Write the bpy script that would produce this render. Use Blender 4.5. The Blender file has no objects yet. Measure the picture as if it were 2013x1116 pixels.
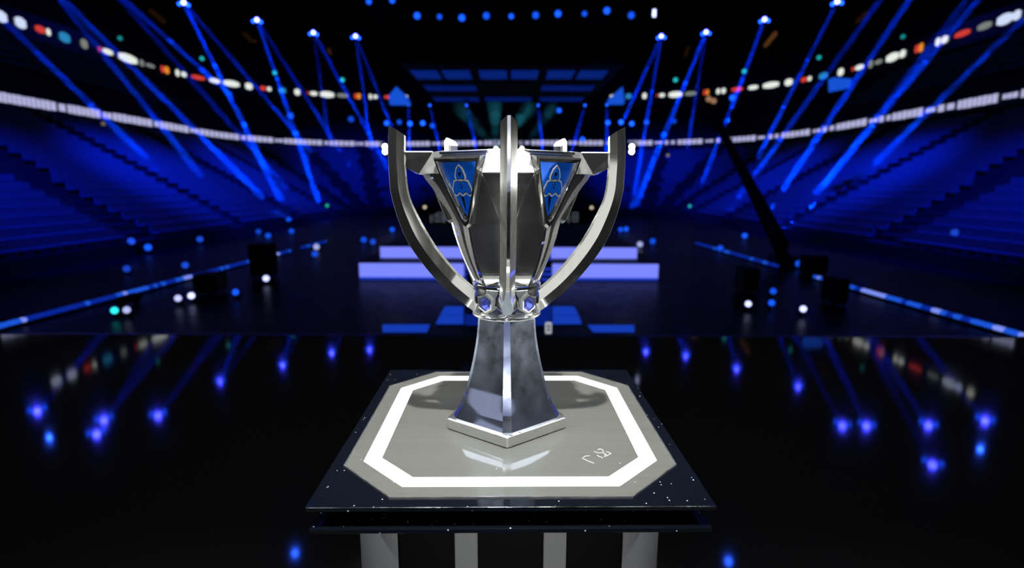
import bpy, math, random
from mathutils import Vector, Matrix
random.seed(7)
C = bpy.context.scene.collection
sc = bpy.context.scene
PI = math.pi
IW, IH = 2013, 1116

# ------------------------------------------------------------------ camera
F_PX = 1069.0
PITCH = 0.17824
ROLL = math.radians(-0.2)
CAM_Z = 1.53
cp, sp = math.cos(PITCH), math.sin(PITCH)
cr, sr = math.cos(ROLL), math.sin(ROLL)
FWD = Vector((0, cp, -sp)); UP0 = Vector((0, sp, cp)); R0 = Vector((1, 0, 0))
RIGHT = cr * R0 - sr * UP0
UP = sr * R0 + cr * UP0
CAM = Vector((0, 0, CAM_Z))
cam_d = bpy.data.cameras.new('camera')
cam = bpy.data.objects.new('camera', cam_d); C.objects.link(cam)
M = Matrix((RIGHT, UP, -FWD)).transposed().to_4x4()
M.translation = CAM
cam.matrix_world = M
cam_d.sensor_width = 36.0
cam_d.lens = 36.0 * F_PX / IW
cam_d.clip_start = 0.05; cam_d.clip_end = 400
cam_d.dof.use_dof = True
cam_d.dof.focus_distance = 1.06
cam_d.dof.aperture_fstop = 2.3
sc.camera = cam

def view_ray(px, py):
    """direction in the arena that the photograph shows at a pixel (used to survey where things stand)"""
    return (px - IW / 2) / F_PX * RIGHT - (py - IH / 2) / F_PX * UP + FWD
def at_z(px, py, z):
    d = view_ray(px, py); t = (z - CAM_Z) / d.z
    return CAM + d * t
def at_y(px, py, y):
    d = view_ray(px, py); t = y / d.y
    return CAM + d * t

# ------------------------------------------------------------------ scene settings
sc.view_settings.view_transform = 'Standard'
sc.view_settings.look = 'None'
sc.view_settings.exposure = 0.0
sc.view_settings.gamma = 1.0
sc.view_settings.use_curve_mapping = False
w = bpy.data.worlds.new('world'); sc.world = w; w.use_nodes = True
w.node_tree.nodes['Background'].inputs[0].default_value = (0.0022, 0.0026, 0.0034, 1)
w.node_tree.nodes['Background'].inputs[1].default_value = 1.0
try:
    sc.cycles.use_denoising = True
    sc.cycles.max_bounces = 8
    sc.cycles.glossy_bounces = 6
    sc.cycles.diffuse_bounces = 2
    sc.cycles.volume_bounces = 0
    sc.cycles.transparent_max_bounces = 64
    sc.cycles.sample_clamp_indirect = 8
    sc.cycles.caustics_reflective = True
except Exception:
    pass

# ------------------------------------------------------------------ materials
def mat(name):
    m = bpy.data.materials.new(name); m.use_nodes = True
    return m, m.node_tree, m.node_tree.nodes['Principled BSDF']
def pbr(name, col, rough=0.5, metal=0.0, coat=0.0, spec=0.5, noise=None, bump=None):
    m, t, b = mat(name)
    b.inputs['Base Color'].default_value = (*col, 1)
    b.inputs['Roughness'].default_value = rough
    b.inputs['Metallic'].default_value = metal
    b.inputs['Coat Weight'].default_value = coat
    b.inputs['Specular IOR Level'].default_value = spec
    tc = t.nodes.new('ShaderNodeTexCoord')
    n = t.nodes.new('ShaderNodeTexNoise')
    n.inputs['Scale'].default_value = (noise or (6, 0))[0]
    n.inputs['Detail'].default_value = 4
    t.links.new(tc.outputs['Object'], n.inputs['Vector'])
    mr = t.nodes.new('ShaderNodeMapRange')
    a = (noise or (6, 0.04))[1]
    mr.inputs['From Min'].default_value = 0.3; mr.inputs['From Max'].default_value = 0.7
    mr.inputs['To Min'].default_value = max(0.0, rough - a); mr.inputs['To Max'].default_value = rough + a
    t.links.new(n.outputs['Fac'], mr.inputs['Value'])
    t.links.new(mr.outputs['Result'], b.inputs['Roughness'])
    if bump:
        n2 = t.nodes.new('ShaderNodeTexNoise'); n2.inputs['Scale'].default_value = bump[0]
        t.links.new(tc.outputs['Object'], n2.inputs['Vector'])
        bp = t.nodes.new('ShaderNodeBump'); bp.inputs['Strength'].default_value = bump[1]
        bp.inputs['Distance'].default_value = bump[2]
        t.links.new(n2.outputs['Fac'], bp.inputs['Height'])
        t.links.new(bp.outputs['Normal'], b.inputs['Normal'])
    return m
def emit(name, col, s):
    m = bpy.data.materials.new(name); m.use_nodes = True
    t = m.node_tree; t.nodes.clear()
    e = t.nodes.new('ShaderNodeEmission'); o = t.nodes.new('ShaderNodeOutputMaterial')
    e.inputs[0].default_value = (*col, 1); e.inputs[1].default_value = s
    t.links.new(e.outputs[0], o.inputs[0])
    return m
def haze(name, dens):
    m = bpy.data.materials.new(name); m.use_nodes = True
    t = m.node_tree; t.nodes.clear()
    v = t.nodes.new('ShaderNodeVolumeScatter'); o = t.nodes.new('ShaderNodeOutputMaterial')
    v.inputs['Color'].default_value = (1, 1, 1, 1); v.inputs['Density'].default_value = dens
    v.inputs['Anisotropy'].default_value = 0.0
    t.links.new(v.outputs[0], o.inputs['Volume'])
    m.cycles.homogeneous_volume = True if hasattr(m, 'cycles') and hasattr(m.cycles, 'homogeneous_volume') else None
    return m

def chrome_mat(name, satin, rough, col=(0.86, 0.87, 0.86), dust=0.12, streak=(110, 110, 9), film=0.02):
    """polished silver under fingerprints: a mirror lobe, a satin lobe where it has been handled, a thin film of dust"""
    m, t, b = mat(name)
    out = [x for x in t.nodes if x.type == 'OUTPUT_MATERIAL'][0]
    b.inputs['Base Color'].default_value = (*col, 1)
    b.inputs['Metallic'].default_value = 1 - film
    b.inputs['Roughness'].default_value = 0.045
    b2 = t.nodes.new('ShaderNodeBsdfPrincipled')
    b2.inputs['Base Color'].default_value = (*col, 1); b2.inputs['Metallic'].default_value = 1 - dust
    b2.inputs['Roughness'].default_value = rough
    tc = t.nodes.new('ShaderNodeTexCoord')
    n = t.nodes.new('ShaderNodeTexNoise'); n.inputs['Scale'].default_value = 1.0; n.inputs['Detail'].default_value = 5
    n.inputs['Roughness'].default_value = 0.6
    mp = t.nodes.new('ShaderNodeMapping'); mp.inputs['Scale'].default_value = streak
    t.links.new(tc.outputs['Object'], mp.inputs[0]); t.links.new(mp.outputs[0], n.inputs['Vector'])
    mr = t.nodes.new('ShaderNodeMapRange')
    mr.inputs['From Min'].default_value = 0.30; mr.inputs['From Max'].default_value = 0.75
    mr.inputs['To Min'].default_value = max(0.0, satin - 0.15); mr.inputs['To Max'].default_value = min(1.0, satin + 0.16)
    t.links.new(n.outputs['Fac'], mr.inputs['Value'])
    mx = t.nodes.new('ShaderNodeMixShader')
    t.links.new(mr.outputs['Result'], mx.inputs[0]); t.links.new(b.outputs[0], mx.inputs[1]); t.links.new(b2.outputs[0], mx.inputs[2])
    t.links.new(mx.outputs[0], out.inputs['Surface'])
    return m

CHROME = chrome_mat('polished_silver', 0.24, 0.21, dust=0.05)
BOWLSILVER = chrome_mat('dusty_bowl_silver', 0.07, 0.25, dust=0.02, streak=(26, 26, 8), film=0.04)
HAZED = chrome_mat('hazed_silver', 0.62, 0.42, dust=0.10, streak=(45, 45, 45))
MIRROR = chrome_mat('mirror_silver', 0.07, 0.22, dust=0.02, streak=(60, 60, 12))
SMUDGED = chrome_mat('fingerprinted_silver', 0.10, 0.30, (0.66, 0.76, 0.95), 0.08, (26, 26, 22))  # cool tint puts reflected blue light into the stem's colour
SATIN = pbr('satin_silver', (0.78, 0.78, 0.76), 0.32, 1.0, noise=(40, 0.06))
SATIN_WHITE = pbr('satin_white_silver', (0.80, 0.82, 0.84), 0.35, 0.88)
EMBLEM_SILVER = pbr('emblem_silver', (0.80, 0.82, 0.85), 0.4, 0.15)
ENAMEL = pbr('blue_enamel', (0.003, 0.125, 0.74), 0.3, 0.0, coat=0.15)
ENAMEL_DARK = pbr('deep_blue_enamel', (0.006, 0.05, 0.30), 0.2, 0.0, coat=0.6)
BLACK_INLAY = pbr('black_inlay', (0.004, 0.005, 0.008), 0.3)
GEM = pbr('blue_gem', (0.12, 0.16, 0.72), 0.05, 0.35, coat=1.0)
LED_WHITE = emit('white_led', (1.0, 1.0, 0.97), 2.6)
BLACK = pbr('matte_black', (0.0035, 0.0035, 0.004), 0.6, spec=0.25)
TRUSS_BLACK = pbr('truss_black', (0.003, 0.003, 0.0035), 0.7, spec=0.2)
GREY_PANEL = pbr('grey_panel', (0.50, 0.51, 0.51), 0.45, noise=(60, 0.08))
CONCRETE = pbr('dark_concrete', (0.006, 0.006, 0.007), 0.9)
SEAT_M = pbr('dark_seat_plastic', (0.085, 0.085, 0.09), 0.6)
CEIL_M = pbr('black_ceiling', (0.020, 0.020, 0.022), 0.9)
WHITE_CARD = pbr('white_card', (0.75, 0.76, 0.78), 0.6)

def slab_mat():
    m, t, b = mat('black_glass_slab')
    tc = t.nodes.new('ShaderNodeTexCoord')
    v = t.nodes.new('ShaderNodeTexVoronoi'); v.inputs['Scale'].default_value = 95
    n = t.nodes.new('ShaderNodeTexNoise'); n.inputs['Scale'].default_value = 9; n.inputs['Detail'].default_value = 4
    t.links.new(tc.outputs['Object'], v.inputs['Vector']); t.links.new(tc.outputs['Object'], n.inputs['Vector'])
    # sparse dust specks: only some cells carry one
    lt = t.nodes.new('ShaderNodeMath'); lt.operation = 'LESS_THAN'; lt.inputs[1].default_value = 0.13
    t.links.new(v.outputs['Distance'], lt.inputs[0])
    sep = t.nodes.new('ShaderNodeSeparateColor'); t.links.new(v.outputs['Color'], sep.inputs[0])
    gt = t.nodes.new('ShaderNodeMath'); gt.operation = 'GREATER_THAN'; gt.inputs[1].default_value = 0.66
    t.links.new(sep.outputs[0], gt.inputs[0])
    mul = t.nodes.new('ShaderNodeMath'); mul.operation = 'MULTIPLY'
    t.links.new(lt.outputs[0], mul.inputs[0]); t.links.new(gt.outputs[0], mul.inputs[1])
    mx = t.nodes.new('ShaderNodeMix'); mx.data_type = 'RGBA'
    mx.inputs[6].default_value = (0.004, 0.0055, 0.0095, 1); mx.inputs[7].default_value = (0.55, 0.62, 0.68, 1)
    t.links.new(mul.outputs[0], mx.inputs[0])
    t.links.new(mx.outputs[2], b.inputs['Base Color'])
    mr = t.nodes.new('ShaderNodeMapRange')
    mr.inputs['To Min'].default_value = 0.03; mr.inputs['To Max'].default_value = 0.18
    t.links.new(n.outputs['Fac'], mr.inputs['Value']); t.links.new(mr.outputs[0], b.inputs['Roughness'])
    b.inputs['Coat Weight'].default_value = 0.3
    return m
SLAB = slab_mat()
def plate_mat():
    m, t, b = mat('brushed_grey_plate')
    tc = t.nodes.new('ShaderNodeTexCoord'); mp = t.nodes.new('ShaderNodeMapping')
    mp.inputs['Scale'].default_value = (1.5, 130, 1)
    t.links.new(tc.outputs['Object'], mp.inputs[0])
    n = t.nodes.new('ShaderNodeTexNoise'); n.inputs['Scale'].default_value = 1.0; n.inputs['Detail'].default_value = 2
    t.links.new(mp.outputs[0], n.inputs['Vector'])
    cr_ = t.nodes.new('ShaderNodeMapRange')
    cr_.inputs['To Min'].default_value = 0.100; cr_.inputs['To Max'].default_value = 0.150
    t.links.new(n.outputs['Fac'], cr_.inputs['Value'])
    v = t.nodes.new('ShaderNodeTexVoronoi'); v.inputs['Scale'].default_value = 75
    t.links.new(tc.outputs['Object'], v.inputs['Vector'])
    lt = t.nodes.new('ShaderNodeMath'); lt.operation = 'LESS_THAN'; lt.inputs[1].default_value = 0.10
    t.links.new(v.outputs['Distance'], lt.inputs[0])
    sep = t.nodes.new('ShaderNodeSeparateColor'); t.links.new(v.outputs['Color'], sep.inputs[0])
    gt = t.nodes.new('ShaderNodeMath'); gt.operation = 'GREATER_THAN'; gt.inputs[1].default_value = 0.93
    t.links.new(sep.outputs[0], gt.inputs[0])
    mul = t.nodes.new('ShaderNodeMath'); mul.operation = 'MULTIPLY'
    t.links.new(lt.outputs[0], mul.inputs[0]); t.links.new(gt.outputs[0], mul.inputs[1])
    cmb = t.nodes.new('ShaderNodeCombineColor')
    g2 = t.nodes.new('ShaderNodeMath'); g2.operation = 'MULTIPLY'; g2.inputs[1].default_value = 0.88
    t.links.new(cr_.outputs[0], g2.inputs[0])
    g1 = t.nodes.new('ShaderNodeMath'); g1.operation = 'MULTIPLY'; g1.inputs[1].default_value = 0.97
    t.links.new(cr_.outputs[0], g1.inputs[0]); t.links.new(g1.outputs[0], cmb.inputs[0]); t.links.new(cr_.outputs[0], cmb.inputs[1]); t.links.new(g2.outputs[0], cmb.inputs[2])
    mx = t.nodes.new('ShaderNodeMix'); mx.data_type = 'RGBA'
    t.links.new(cmb.outputs[0], mx.inputs[6]); mx.inputs[7].default_value = (0.75, 0.77, 0.76, 1)
    t.links.new(mul.outputs[0], mx.inputs[0]); t.links.new(mx.outputs[2], b.inputs['Base Color'])
    b.inputs['Roughness'].default_value = 0.6
    b.inputs['Coat Weight'].default_value = 1.0; b.inputs['Coat Roughness'].default_value = 0.06
    b.inputs['Coat IOR'].default_value = 1.6
    return m
PLATE = plate_mat()
def floor_mat(name, col, rough, spec):
    m, t, b = mat(name)
    b.inputs['Base Color'].default_value = (*col, 1)
    b.inputs['Specular IOR Level'].default_value = spec
    tc = t.nodes.new('ShaderNodeTexCoord')
    n = t.nodes.new('ShaderNodeTexNoise'); n.inputs['Scale'].default_value = 3.0; n.inputs['Detail'].default_value = 5
    t.links.new(tc.outputs['Object'], n.inputs['Vector'])
    mr = t.nodes.new('ShaderNodeMapRange'); mr.inputs['To Min'].default_value = rough * 0.6; mr.inputs['To Max'].default_value = rough * 1.4
    t.links.new(n.outputs['Fac'], mr.inputs['Value']); t.links.new(mr.outputs[0], b.inputs['Roughness'])
    return m
STAGE_FLOOR = floor_mat('black_gloss_stage', (0.010, 0.010, 0.0105), 0.05, 0.30)
MAIN_FLOOR = floor_mat('black_gloss_main_floor', (0.0050, 0.0050, 0.0062), 0.34, 0.02)

# ------------------------------------------------------------------ mesh helpers
class MB:
    def __init__(self): self.v = []; self.f = []; self.s = []; self.mi = []
    def add(self, vs, fs, smooth=False, mi=0):
        b = len(self.v); self.v += [tuple(p) for p in vs]
        for f in fs:
            self.f.append(tuple(b + i for i in f)); self.s.append(smooth); self.mi.append(mi)
        return self
    def box(self, x0, x1, y0, y1, z0, z1, mi=0, mtx=None):
        vs = [Vector((x, y, z)) for z in (z0, z1) for y in (y0, y1) for x in (x0, x1)]
        if mtx: vs = [mtx @ p for p in vs]
        return self.add(vs, [(0, 2, 3, 1), (4, 5, 7, 6), (0, 1, 5, 4), (2, 6, 7, 3), (0, 4, 6, 2), (1, 3, 7, 5)], mi=mi)
    def bbox(self, x0, x1, y0, y1, z0, z1, b, mi=0, mtx=None):
        """box with chamfered vertical and horizontal edges"""
        lv = [(b, z0), (0, z0 + b), (0, z1 - b), (b, z1)]
        rings = []
        for ins, z in lv:
            a0, a1, c0, c1 = x0 + ins, x1 - ins, y0 + ins, y1 - ins
            rings.append([Vector(p) for p in ((a0 + b, c0, z), (a1 - b, c0, z), (a1, c0 + b, z), (a1, c1 - b, z),
                                              (a1 - b, c1, z), (a0 + b, c1, z), (a0, c1 - b, z), (a0, c0 + b, z))])
        if mtx: rings = [[mtx @ p for p in r] for r in rings]
        return self.loft(rings, cap=True, mi=mi)
    def loft(self, rings, closed=True, cap=False, smooth=False, mi=0, caps=(True, True)):
        n = len(rings[0]); vs = [p for r in rings for p in r]; fs = []
        for k in range(len(rings) - 1):
            for i in range(n if closed else n - 1):
                j = (i + 1) % n
                fs.append((k * n + i, k * n + j, (k + 1) * n + j, (k + 1) * n + i))
        self.add(vs, fs, smooth, mi)
        if cap:
            if caps[0]: self.add(rings[0], [tuple(reversed(range(n)))], False, mi)
            if caps[1]: self.add(rings[-1], [tuple(range(n))], False, mi)
        return self
    def strips(self, rings, cap=False, mi=0, caps=(True, True)):
        """loft whose corners stay crisp: each side is a strip with its own vertices, smooth only along its length"""
        n = len(rings[0])
        for i in range(n):
            j = (i + 1) % n
            vs = []
            for r in rings: vs += [r[i], r[j]]
            self.add(vs, [(2 * k, 2 * k + 1, 2 * k + 3, 2 * k + 2) for k in range(len(rings) - 1)], True, mi)
        if cap:
            if caps[0]: self.add(rings[0], [tuple(reversed(range(n)))], False, mi)
            if caps[1]: self.add(rings[-1], [tuple(range(n))], False, mi)
        return self
    def lathe(self, prof, n=32, smooth=True, mi=0, mtx=None, cap=True):
        rings = [[Vector((r * math.cos(2 * PI * i / n), r * math.sin(2 * PI * i / n), z)) for i in range(n)] for r, z in prof]
        if mtx: rings = [[mtx @ p for p in r] for r in rings]
        return self.loft(rings, cap=cap, smooth=smooth, mi=mi)
    def tube(self, a, b, ra, rb=None, n=8, mi=0, smooth=True):
        a, b = Vector(a), Vector(b); rb = ra if rb is None else rb
        q = (b - a).to_track_quat('Z', 'Y').to_matrix().to_4x4(); q.translation = a
        return self.lathe([(ra, 0), (rb, (b - a).length)], n, smooth, mi, q)
    def prism(self, poly, d0, d1, mtx, mi=0, smooth=False):
        r0 = [mtx @ Vector((u, v, d0)) for u, v in poly]; r1 = [mtx @ Vector((u, v, d1)) for u, v in poly]
        return self.loft([r0, r1], cap=True, mi=mi)
    def build(self, name, mats, parent=None):
        me = bpy.data.meshes.new(name)
        me.from_pydata(self.v, [], self.f)
        for m in (mats if isinstance(mats, (list, tuple)) else [mats]): me.materials.append(m)
        me.polygons.foreach_set('use_smooth', self.s)
        me.polygons.foreach_set('material_index', self.mi)
        me.update()
        import bmesh
        bm = bmesh.new(); bm.from_mesh(me)
        bmesh.ops.recalc_face_normals(bm, faces=bm.faces)
        bm.to_mesh(me); bm.free()
        o = bpy.data.objects.new(name, me); C.objects.link(o)
        if parent: o.parent = parent
        return o
def tag(o, label=None, cat=None, group=None, kind=None):
    if label: o['label'] = label
    if cat: o['category'] = cat
    if group: o['group'] = group
    if kind: o['kind'] = kind
    return o
def empty(name, loc, label, cat, group=None, rot=None):
    o = bpy.data.objects.new(name, None); C.objects.link(o)
    o.empty_display_size = 0.1
    o.location = loc
    if rot: o.rotation_euler = rot
    return tag(o, label, cat, group)
def copy_tree(o, parent=None):
    c = o.copy(); C.objects.link(c)
    if parent: c.parent = parent
    for ch in list(o.children): copy_tree(ch, c)
    return c
def interp(tab, x):
    """smooth (monotone cubic) interpolation through a table of (x, y)"""
    n = len(tab)
    if x <= tab[0][0]: return tab[0][1]
    if x >= tab[-1][0]: return tab[-1][1]
    d = [(tab[i + 1][1] - tab[i][1]) / (tab[i + 1][0] - tab[i][0]) for i in range(n - 1)]
    m = [d[0]] + [0 if d[i - 1] * d[i] <= 0 else 2 * d[i - 1] * d[i] / (d[i - 1] + d[i]) for i in range(1, n - 1)] + [d[-1]]
    for i in range(n - 1):
        if x <= tab[i + 1][0]:
            h = tab[i + 1][0] - tab[i][0]; t = (x - tab[i][0]) / h
            return ((2*t**3 - 3*t**2 + 1) * tab[i][1] + (t**3 - 2*t**2 + t) * h * m[i] + (-2*t**3 + 3*t**2) * tab[i + 1][1] + (t**3 - t**2) * h * m[i + 1])
def lin(tab, x):
    if x <= tab[0][0]: return tab[0][1]
    for (a, ya), (b, yb) in zip(tab, tab[1:]):
        if x <= b: return ya + (yb - ya) * (x - a) / (b - a)
    return tab[-1][1]
ORD = ['first', 'second', 'third', 'fourth', 'fifth', 'sixth', 'seventh', 'eighth', 'ninth', 'tenth', 'eleventh', 'twelfth']

# ================================================================== THE TROPHY
PED_TOP = 1.0
TX, TY = -0.0118, 1.1742
trophy = empty('trophy', (TX, TY, PED_TOP + 0.0006), 'tall five handled silver trophy cup standing on the glowing pedestal', 'trophy', rot=(0, 0, math.radians(1.4)))
S72 = 2 * PI / 5
def rad(a, r, t, z):
    """point at azimuth a (0 faces the camera side), r outwards, t sideways, z up"""
    return Vector((r * math.sin(a) + t * math.cos(a), -r * math.cos(a) + t * math.sin(a), z))
def local(a, base_r, base_z, tilt=0.0):
    """frame with u sideways, v up the face, w outwards"""
    u = Vector((math.cos(a), math.sin(a), 0))
    o = Vector((math.sin(a), -math.cos(a), 0))
    v = Vector((0, 0, 1)) * math.cos(tilt) + o * math.sin(tilt)
    wv = u.cross(v)
    m = Matrix((u, v, wv)).transposed().to_4x4()
    m.translation = o * base_r + Vector((0, 0, base_z))
    return m

# base plate: pentagon, one corner to the front
def penta(R, z, ch=0.0):
    pts = []
    for k in range(5):
        a = k * S72
        if ch:
            pts += [rad(a, R, -ch, z), rad(a, R, ch, z)]
        else:
            pts.append(rad(a, R, 0, z))
    return pts
b = MB()
b.loft([penta(0.133, 0.0, 0.002), penta(0.133, 0.0022, 0.002), penta(0.1375, 0.0022, 0.002), penta(0.1375, 0.0235, 0.002),
        penta(0.1345, 0.0262, 0.002)], cap=True)
b.build('base_plate', SATIN, trophy)
# stem: flared pentagon with a narrow strip along every corner
STEM_R = [(0.0262, 0.1215), (0.057, 0.1030), (0.085, 0.0930), (0.112, 0.0855), (0.16, 0.0742), (0.21, 0.0660), (0.250, 0.0630)]
rings = []
for i in range(25):
    z = 0.0255 + (0.250 - 0.0255) * i / 24
    rings.append(penta(interp(STEM_R, z), z, 0.0095 - 0.0030 * i / 24))
MB().strips(rings, cap=True).build('stem', SMUDGED, trophy)
MB().lathe([(0.058, 0.2485), (0.070, 0.2490), (0.0745, 0.2515), (0.0752, 0.2545), (0.0735, 0.2575), (0.060, 0.2590)], 64).build('collar', CHROME, trophy)
# hub
def deca(a, R, z):
    return [rad(k * S72 + s * 0.30 * S72 / 2 * 1.0, R, 0, z) for k in range(5) for s in (-1, 1)]
def hub_ring(R, z):
    pts = []
    for k in range(5):
        for s in (-0.22, 0.22, 0.5):
            pts.append(rad(k * S72 + s * S72, R, 0, z))
    return pts
hub = MB()
hub.strips([[p for p in hub_ring(r, z)] for r, z in ((0.064, 0.2575), (0.067, 0.262), (0.0665, 0.300), (0.0690, 0.311), (0.0745, 0.316), (0.0750, 0.322), (0.0700, 0.327), (0.055, 0.329))], cap=True)
hub.build('hub', CHROME, trophy)

# bowl: flat sides face the handles, the shields sit on the corners between
A_TAB = [(0.322, 0.0590), (0.343, 0.0690), (0.378, 0.0825), (0.418, 0.0945), (0.450, 0.1020), (0.480, 0.1165), (0.510, 0.1330), (0.531, 0.1440), (0.552, 0.1545), (0.560, 0.1550), (0.592, 0.1470)]
W_TAB = [(0.450, 0.0741), (0.480, 0.0640), (0.510, 0.0550), (0.552, 0.0470), (0.592, 0.0375)]
def face_a(z): return interp(A_TAB, z)
def face_w(z): return face_a(z) * math.tan(S72 / 2) * 0.998 if z <= 0.45 else min(lin(W_TAB, z), face_a(z) * 0.7265)
TIP_Z, TIP_R, TOPF_Z, TOPF_R = 0.447, 0.1335, 0.582, 0.1655
def shield_r(z): return TIP_R + (TOPF_R - TIP_R) * (z - TIP_Z) / (TOPF_Z - TIP_Z)
def bowl_ring(z, inset=0.0):
    pts = []
    a, wd = face_a(z) - inset, face_w(z) * (1 if not inset else 0.95)
    chord = a * math.cos(S72 / 2) + wd * math.sin(S72 / 2)
    s = chord
    f = max(0.0, min(1.0, (z - 0.445) / 0.02))
    s = chord * (1 - f) + min(chord, shield_r(z) - 0.0085 - inset) * f
    ws = max(0.0005, min(0.056, 0.056 * (z - TIP_Z) / (TOPF_Z - TIP_Z)) * 0.93) if z > TIP_Z else 0.0005
    ca = abs(-a * math.sin(S72 / 2) + wd * math.cos(S72 / 2))   # sideways reach of the rib edge seen along the shield axis
    ws = max(0.0004, min(ws, ca - 0.0004))
    for k in range(5):
        A = k * S72
        pts += [rad(A, a, -wd, z), rad(A, a, wd, z), rad(A + S72 / 2, s, -ws, z), rad(A + S72 / 2, s, ws, z)]
    return pts
zs = [0.322 + (0.45 - 0.322) * i / 12 for i in range(13)] + [0.46, 0.47, 0.48, 0.49, 0.50, 0.51, 0.52, 0.531, 0.542, 0.552, 0.562, 0.577, 0.590]
outer = [bowl_ring(z) for z in zs]
bowl = MB()
bowl.strips(outer)
inner = [bowl_ring(z, 0.012) for z in zs if z > 0.345]
bowl.strips(inner)
bowl.add(inner[0], [tuple(range(20))])
n = 20
bowl.add(outer[-1] + inner[-1], [(i, (i + 1) % n, n + (i + 1) % n, n + i) for i in range(n)])
bowl.build('bowl', BOWLSILVER, trophy)
# rim: thin bright lip round the mouth
def rim_ring(off, z):
    pts = []
    for k in range(5):
        A = k * S72
        pts += [rad(A, 0.1485 + off, -0.038, z), rad(A, 0.1485 + off, 0.038, z)]
    return pts
rim = MB()
rim.strips([rim_ring(-0.012, 0.5885), rim_ring(0.0015, 0.5885), rim_ring(0.003, 0.5905), rim_ring(0.003, 0.5940), rim_ring(0.001, 0.5955), rim_ring(-0.012, 0.5955), rim_ring(-0.012, 0.5885)])
rim.strips([rim_ring(0.000, 0.5800), rim_ring(0.0035, 0.5810), rim_ring(0.0035, 0.5840), rim_ring(0.000, 0.5850)])
rim.build('rim', MIRROR, trophy)

# handle: bar with a ridge along its outer side
OUT = [(0.243, 0.6440), (0.2455, 0.594), (0.2450, 0.550), (0.2430, 0.515), (0.2300, 0.462), (0.2085, 0.409), (0.1640, 0.3455), (0.1225, 0.302), (0.0800, 0.266), (0.066, 0.2575)]
INN = [(0.2115, 0.6240), (0.2125, 0.596), (0.2125, 0.562), (0.2075, 0.511), (0.1885, 0.465), (0.1590, 0.412), (0.1200, 0.360), (0.0980, 0.337), (0.0770, 0.318), (0.062, 0.309)]
def resample(pts, n):
    # Catmull-Rom through the surveyed profile, evenly spread
    P = [Vector((p[0], p[1])) for p in pts]; P = [2 * P[0] - P[1]] + P + [2 * P[-1] - P[-2]]
    out = []
    for i in range(1, len(P) - 2):
        for k in range(10):
            t = k / 10; a, b_, c, d = P[i - 1], P[i], P[i + 1], P[i + 2]
            out.append(0.5 * ((2 * b_) + (c - a) * t + (2 * a - 5 * b_ + 4 * c - d) * t * t + (3 * b_ - a - 3 * c + d) * t ** 3))
    out.append(P[-2])
    L = [0]
    for p, q in zip(out, out[1:]): L.append(L[-1] + (q - p).length)
    res = []; j = 0
    for i in range(n):
        s = L[-1] * i / (n - 1)
        while j < len(L) - 2 and L[j + 1] < s: j += 1
        f = (s - L[j]) / max(1e-9, L[j + 1] - L[j]); res.append(out[j].lerp(out[j + 1], f))
    return res
NH = 44
OO, II = resample(OUT, NH), resample(INN, NH)
RIDGE = [(0.0, 0.0028), (0.70, 0.0030), (0.80, 0.0055), (0.90, 0.0110), (0.955, 0.0080), (1.0, 0.0012)]
def handle_mesh(a):
    rings = []
    for i in range(NH):
        o, q = OO[i], II[i]
        t = i / (NH - 1)
        hw = 0.0147 + 0.004 * max(0, (t - 0.8) / 0.2)
        rw = interp(RIDGE, t)
        sh = o.lerp(q, 0.42); sb = o.lerp(q, 0.88)
        rings.append([rad(a, o.x, -rw, o.y), rad(a, o.x, rw, o.y), rad(a, sh.x, hw, sh.y), rad(a, sb.x, hw * 0.93, sb.y), rad(a, q.x, hw * 0.62, q.y),
                      rad(a, q.x, -hw * 0.62, q.y), rad(a, sb.x, -hw * 0.93, sb.y), rad(a, sh.x, -hw, sh.y)])
    m = MB(); m.strips(rings, cap=True)
    return m
def rib_mesh(a):
    WR = [(0.326, 0.0045), (0.38, 0.0055), (0.43, 0.009), (0.47, 0.017), (0.505, 0.0285), (0.535, 0.0405), (0.553, 0.0475)]
    TR = [(0.326, 0.003), (0.43, 0.005), (0.51, 0.010), (0.553, 0.0160)]
    rings = []
    for i in range(22):
        z = 0.326 + (0.5525 - 0.326) * i / 21
        r, wd, th = face_a(z), interp(WR, z), lin(TR, z)
        rings.append([rad(a, r - 0.004, -wd - 0.003, z), rad(a, r + th, -wd, z), rad(a, r + th, wd, z), rad(a, r - 0.004, wd + 0.003, z)])
    return MB().strips(rings, cap=True)
def bracket_mesh(a):
    # prow-shaped block above the rib: two sloping faces that meet under the arm
    def lvl(z, rc, ro, rb, hw): return [rad(a, ro, -hw, z), rad(a, rc, 0, z), rad(a, ro, hw, z), rad(a, rb, hw, z), rad(a, rb, -hw, z)]
    return MB().loft([lvl(0.5515, 0.1865, 0.1672, 0.146, 0.0472), lvl(0.5535, 0.1880, 0.1682, 0.146, 0.0476),
                      lvl(0.5945, 0.1605, 0.1480, 0.136, 0.0382), lvl(0.5965, 0.1585, 0.1465, 0.136, 0.0372)], cap=True)
def arm_mesh(a):
    # web from the prow to the handle, thinner at its top edge
    P = [(0.2255, 0.5940, 0.0042), (0.158, 0.5955, 0.0042), (0.176, 0.5530, 0.0095), (0.1885, 0.5525, 0.0125), (0.2030, 0.5600, 0.0120), (0.2255, 0.5715, 0.0105)]
    r0 = [rad(a, r, -t, z) for r, z, t in P]; r1 = [rad(a, r, t, z) for r, z, t in P]
    rt = [rad(a, r, 0, z + (0.0022 if z > 0.58 else -0.003)) for r, z, t in P]
    m = MB(); m.loft([r0, r1], cap=True)
    m.add([rad(a, 0.2255, -0.0042, 0.594), rad(a, 0.158, -0.0042, 0.5955), rad(a, 0.158, 0.0042, 0.5955), rad(a, 0.2255, 0.0042, 0.594), rad(a, 0.2255, 0, 0.5962), rad(a, 0.158, 0, 0.5977)],
          [(0, 1, 5, 4), (2, 3, 4, 5), (1, 2, 5), (3, 0, 4)])
    return m
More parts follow.
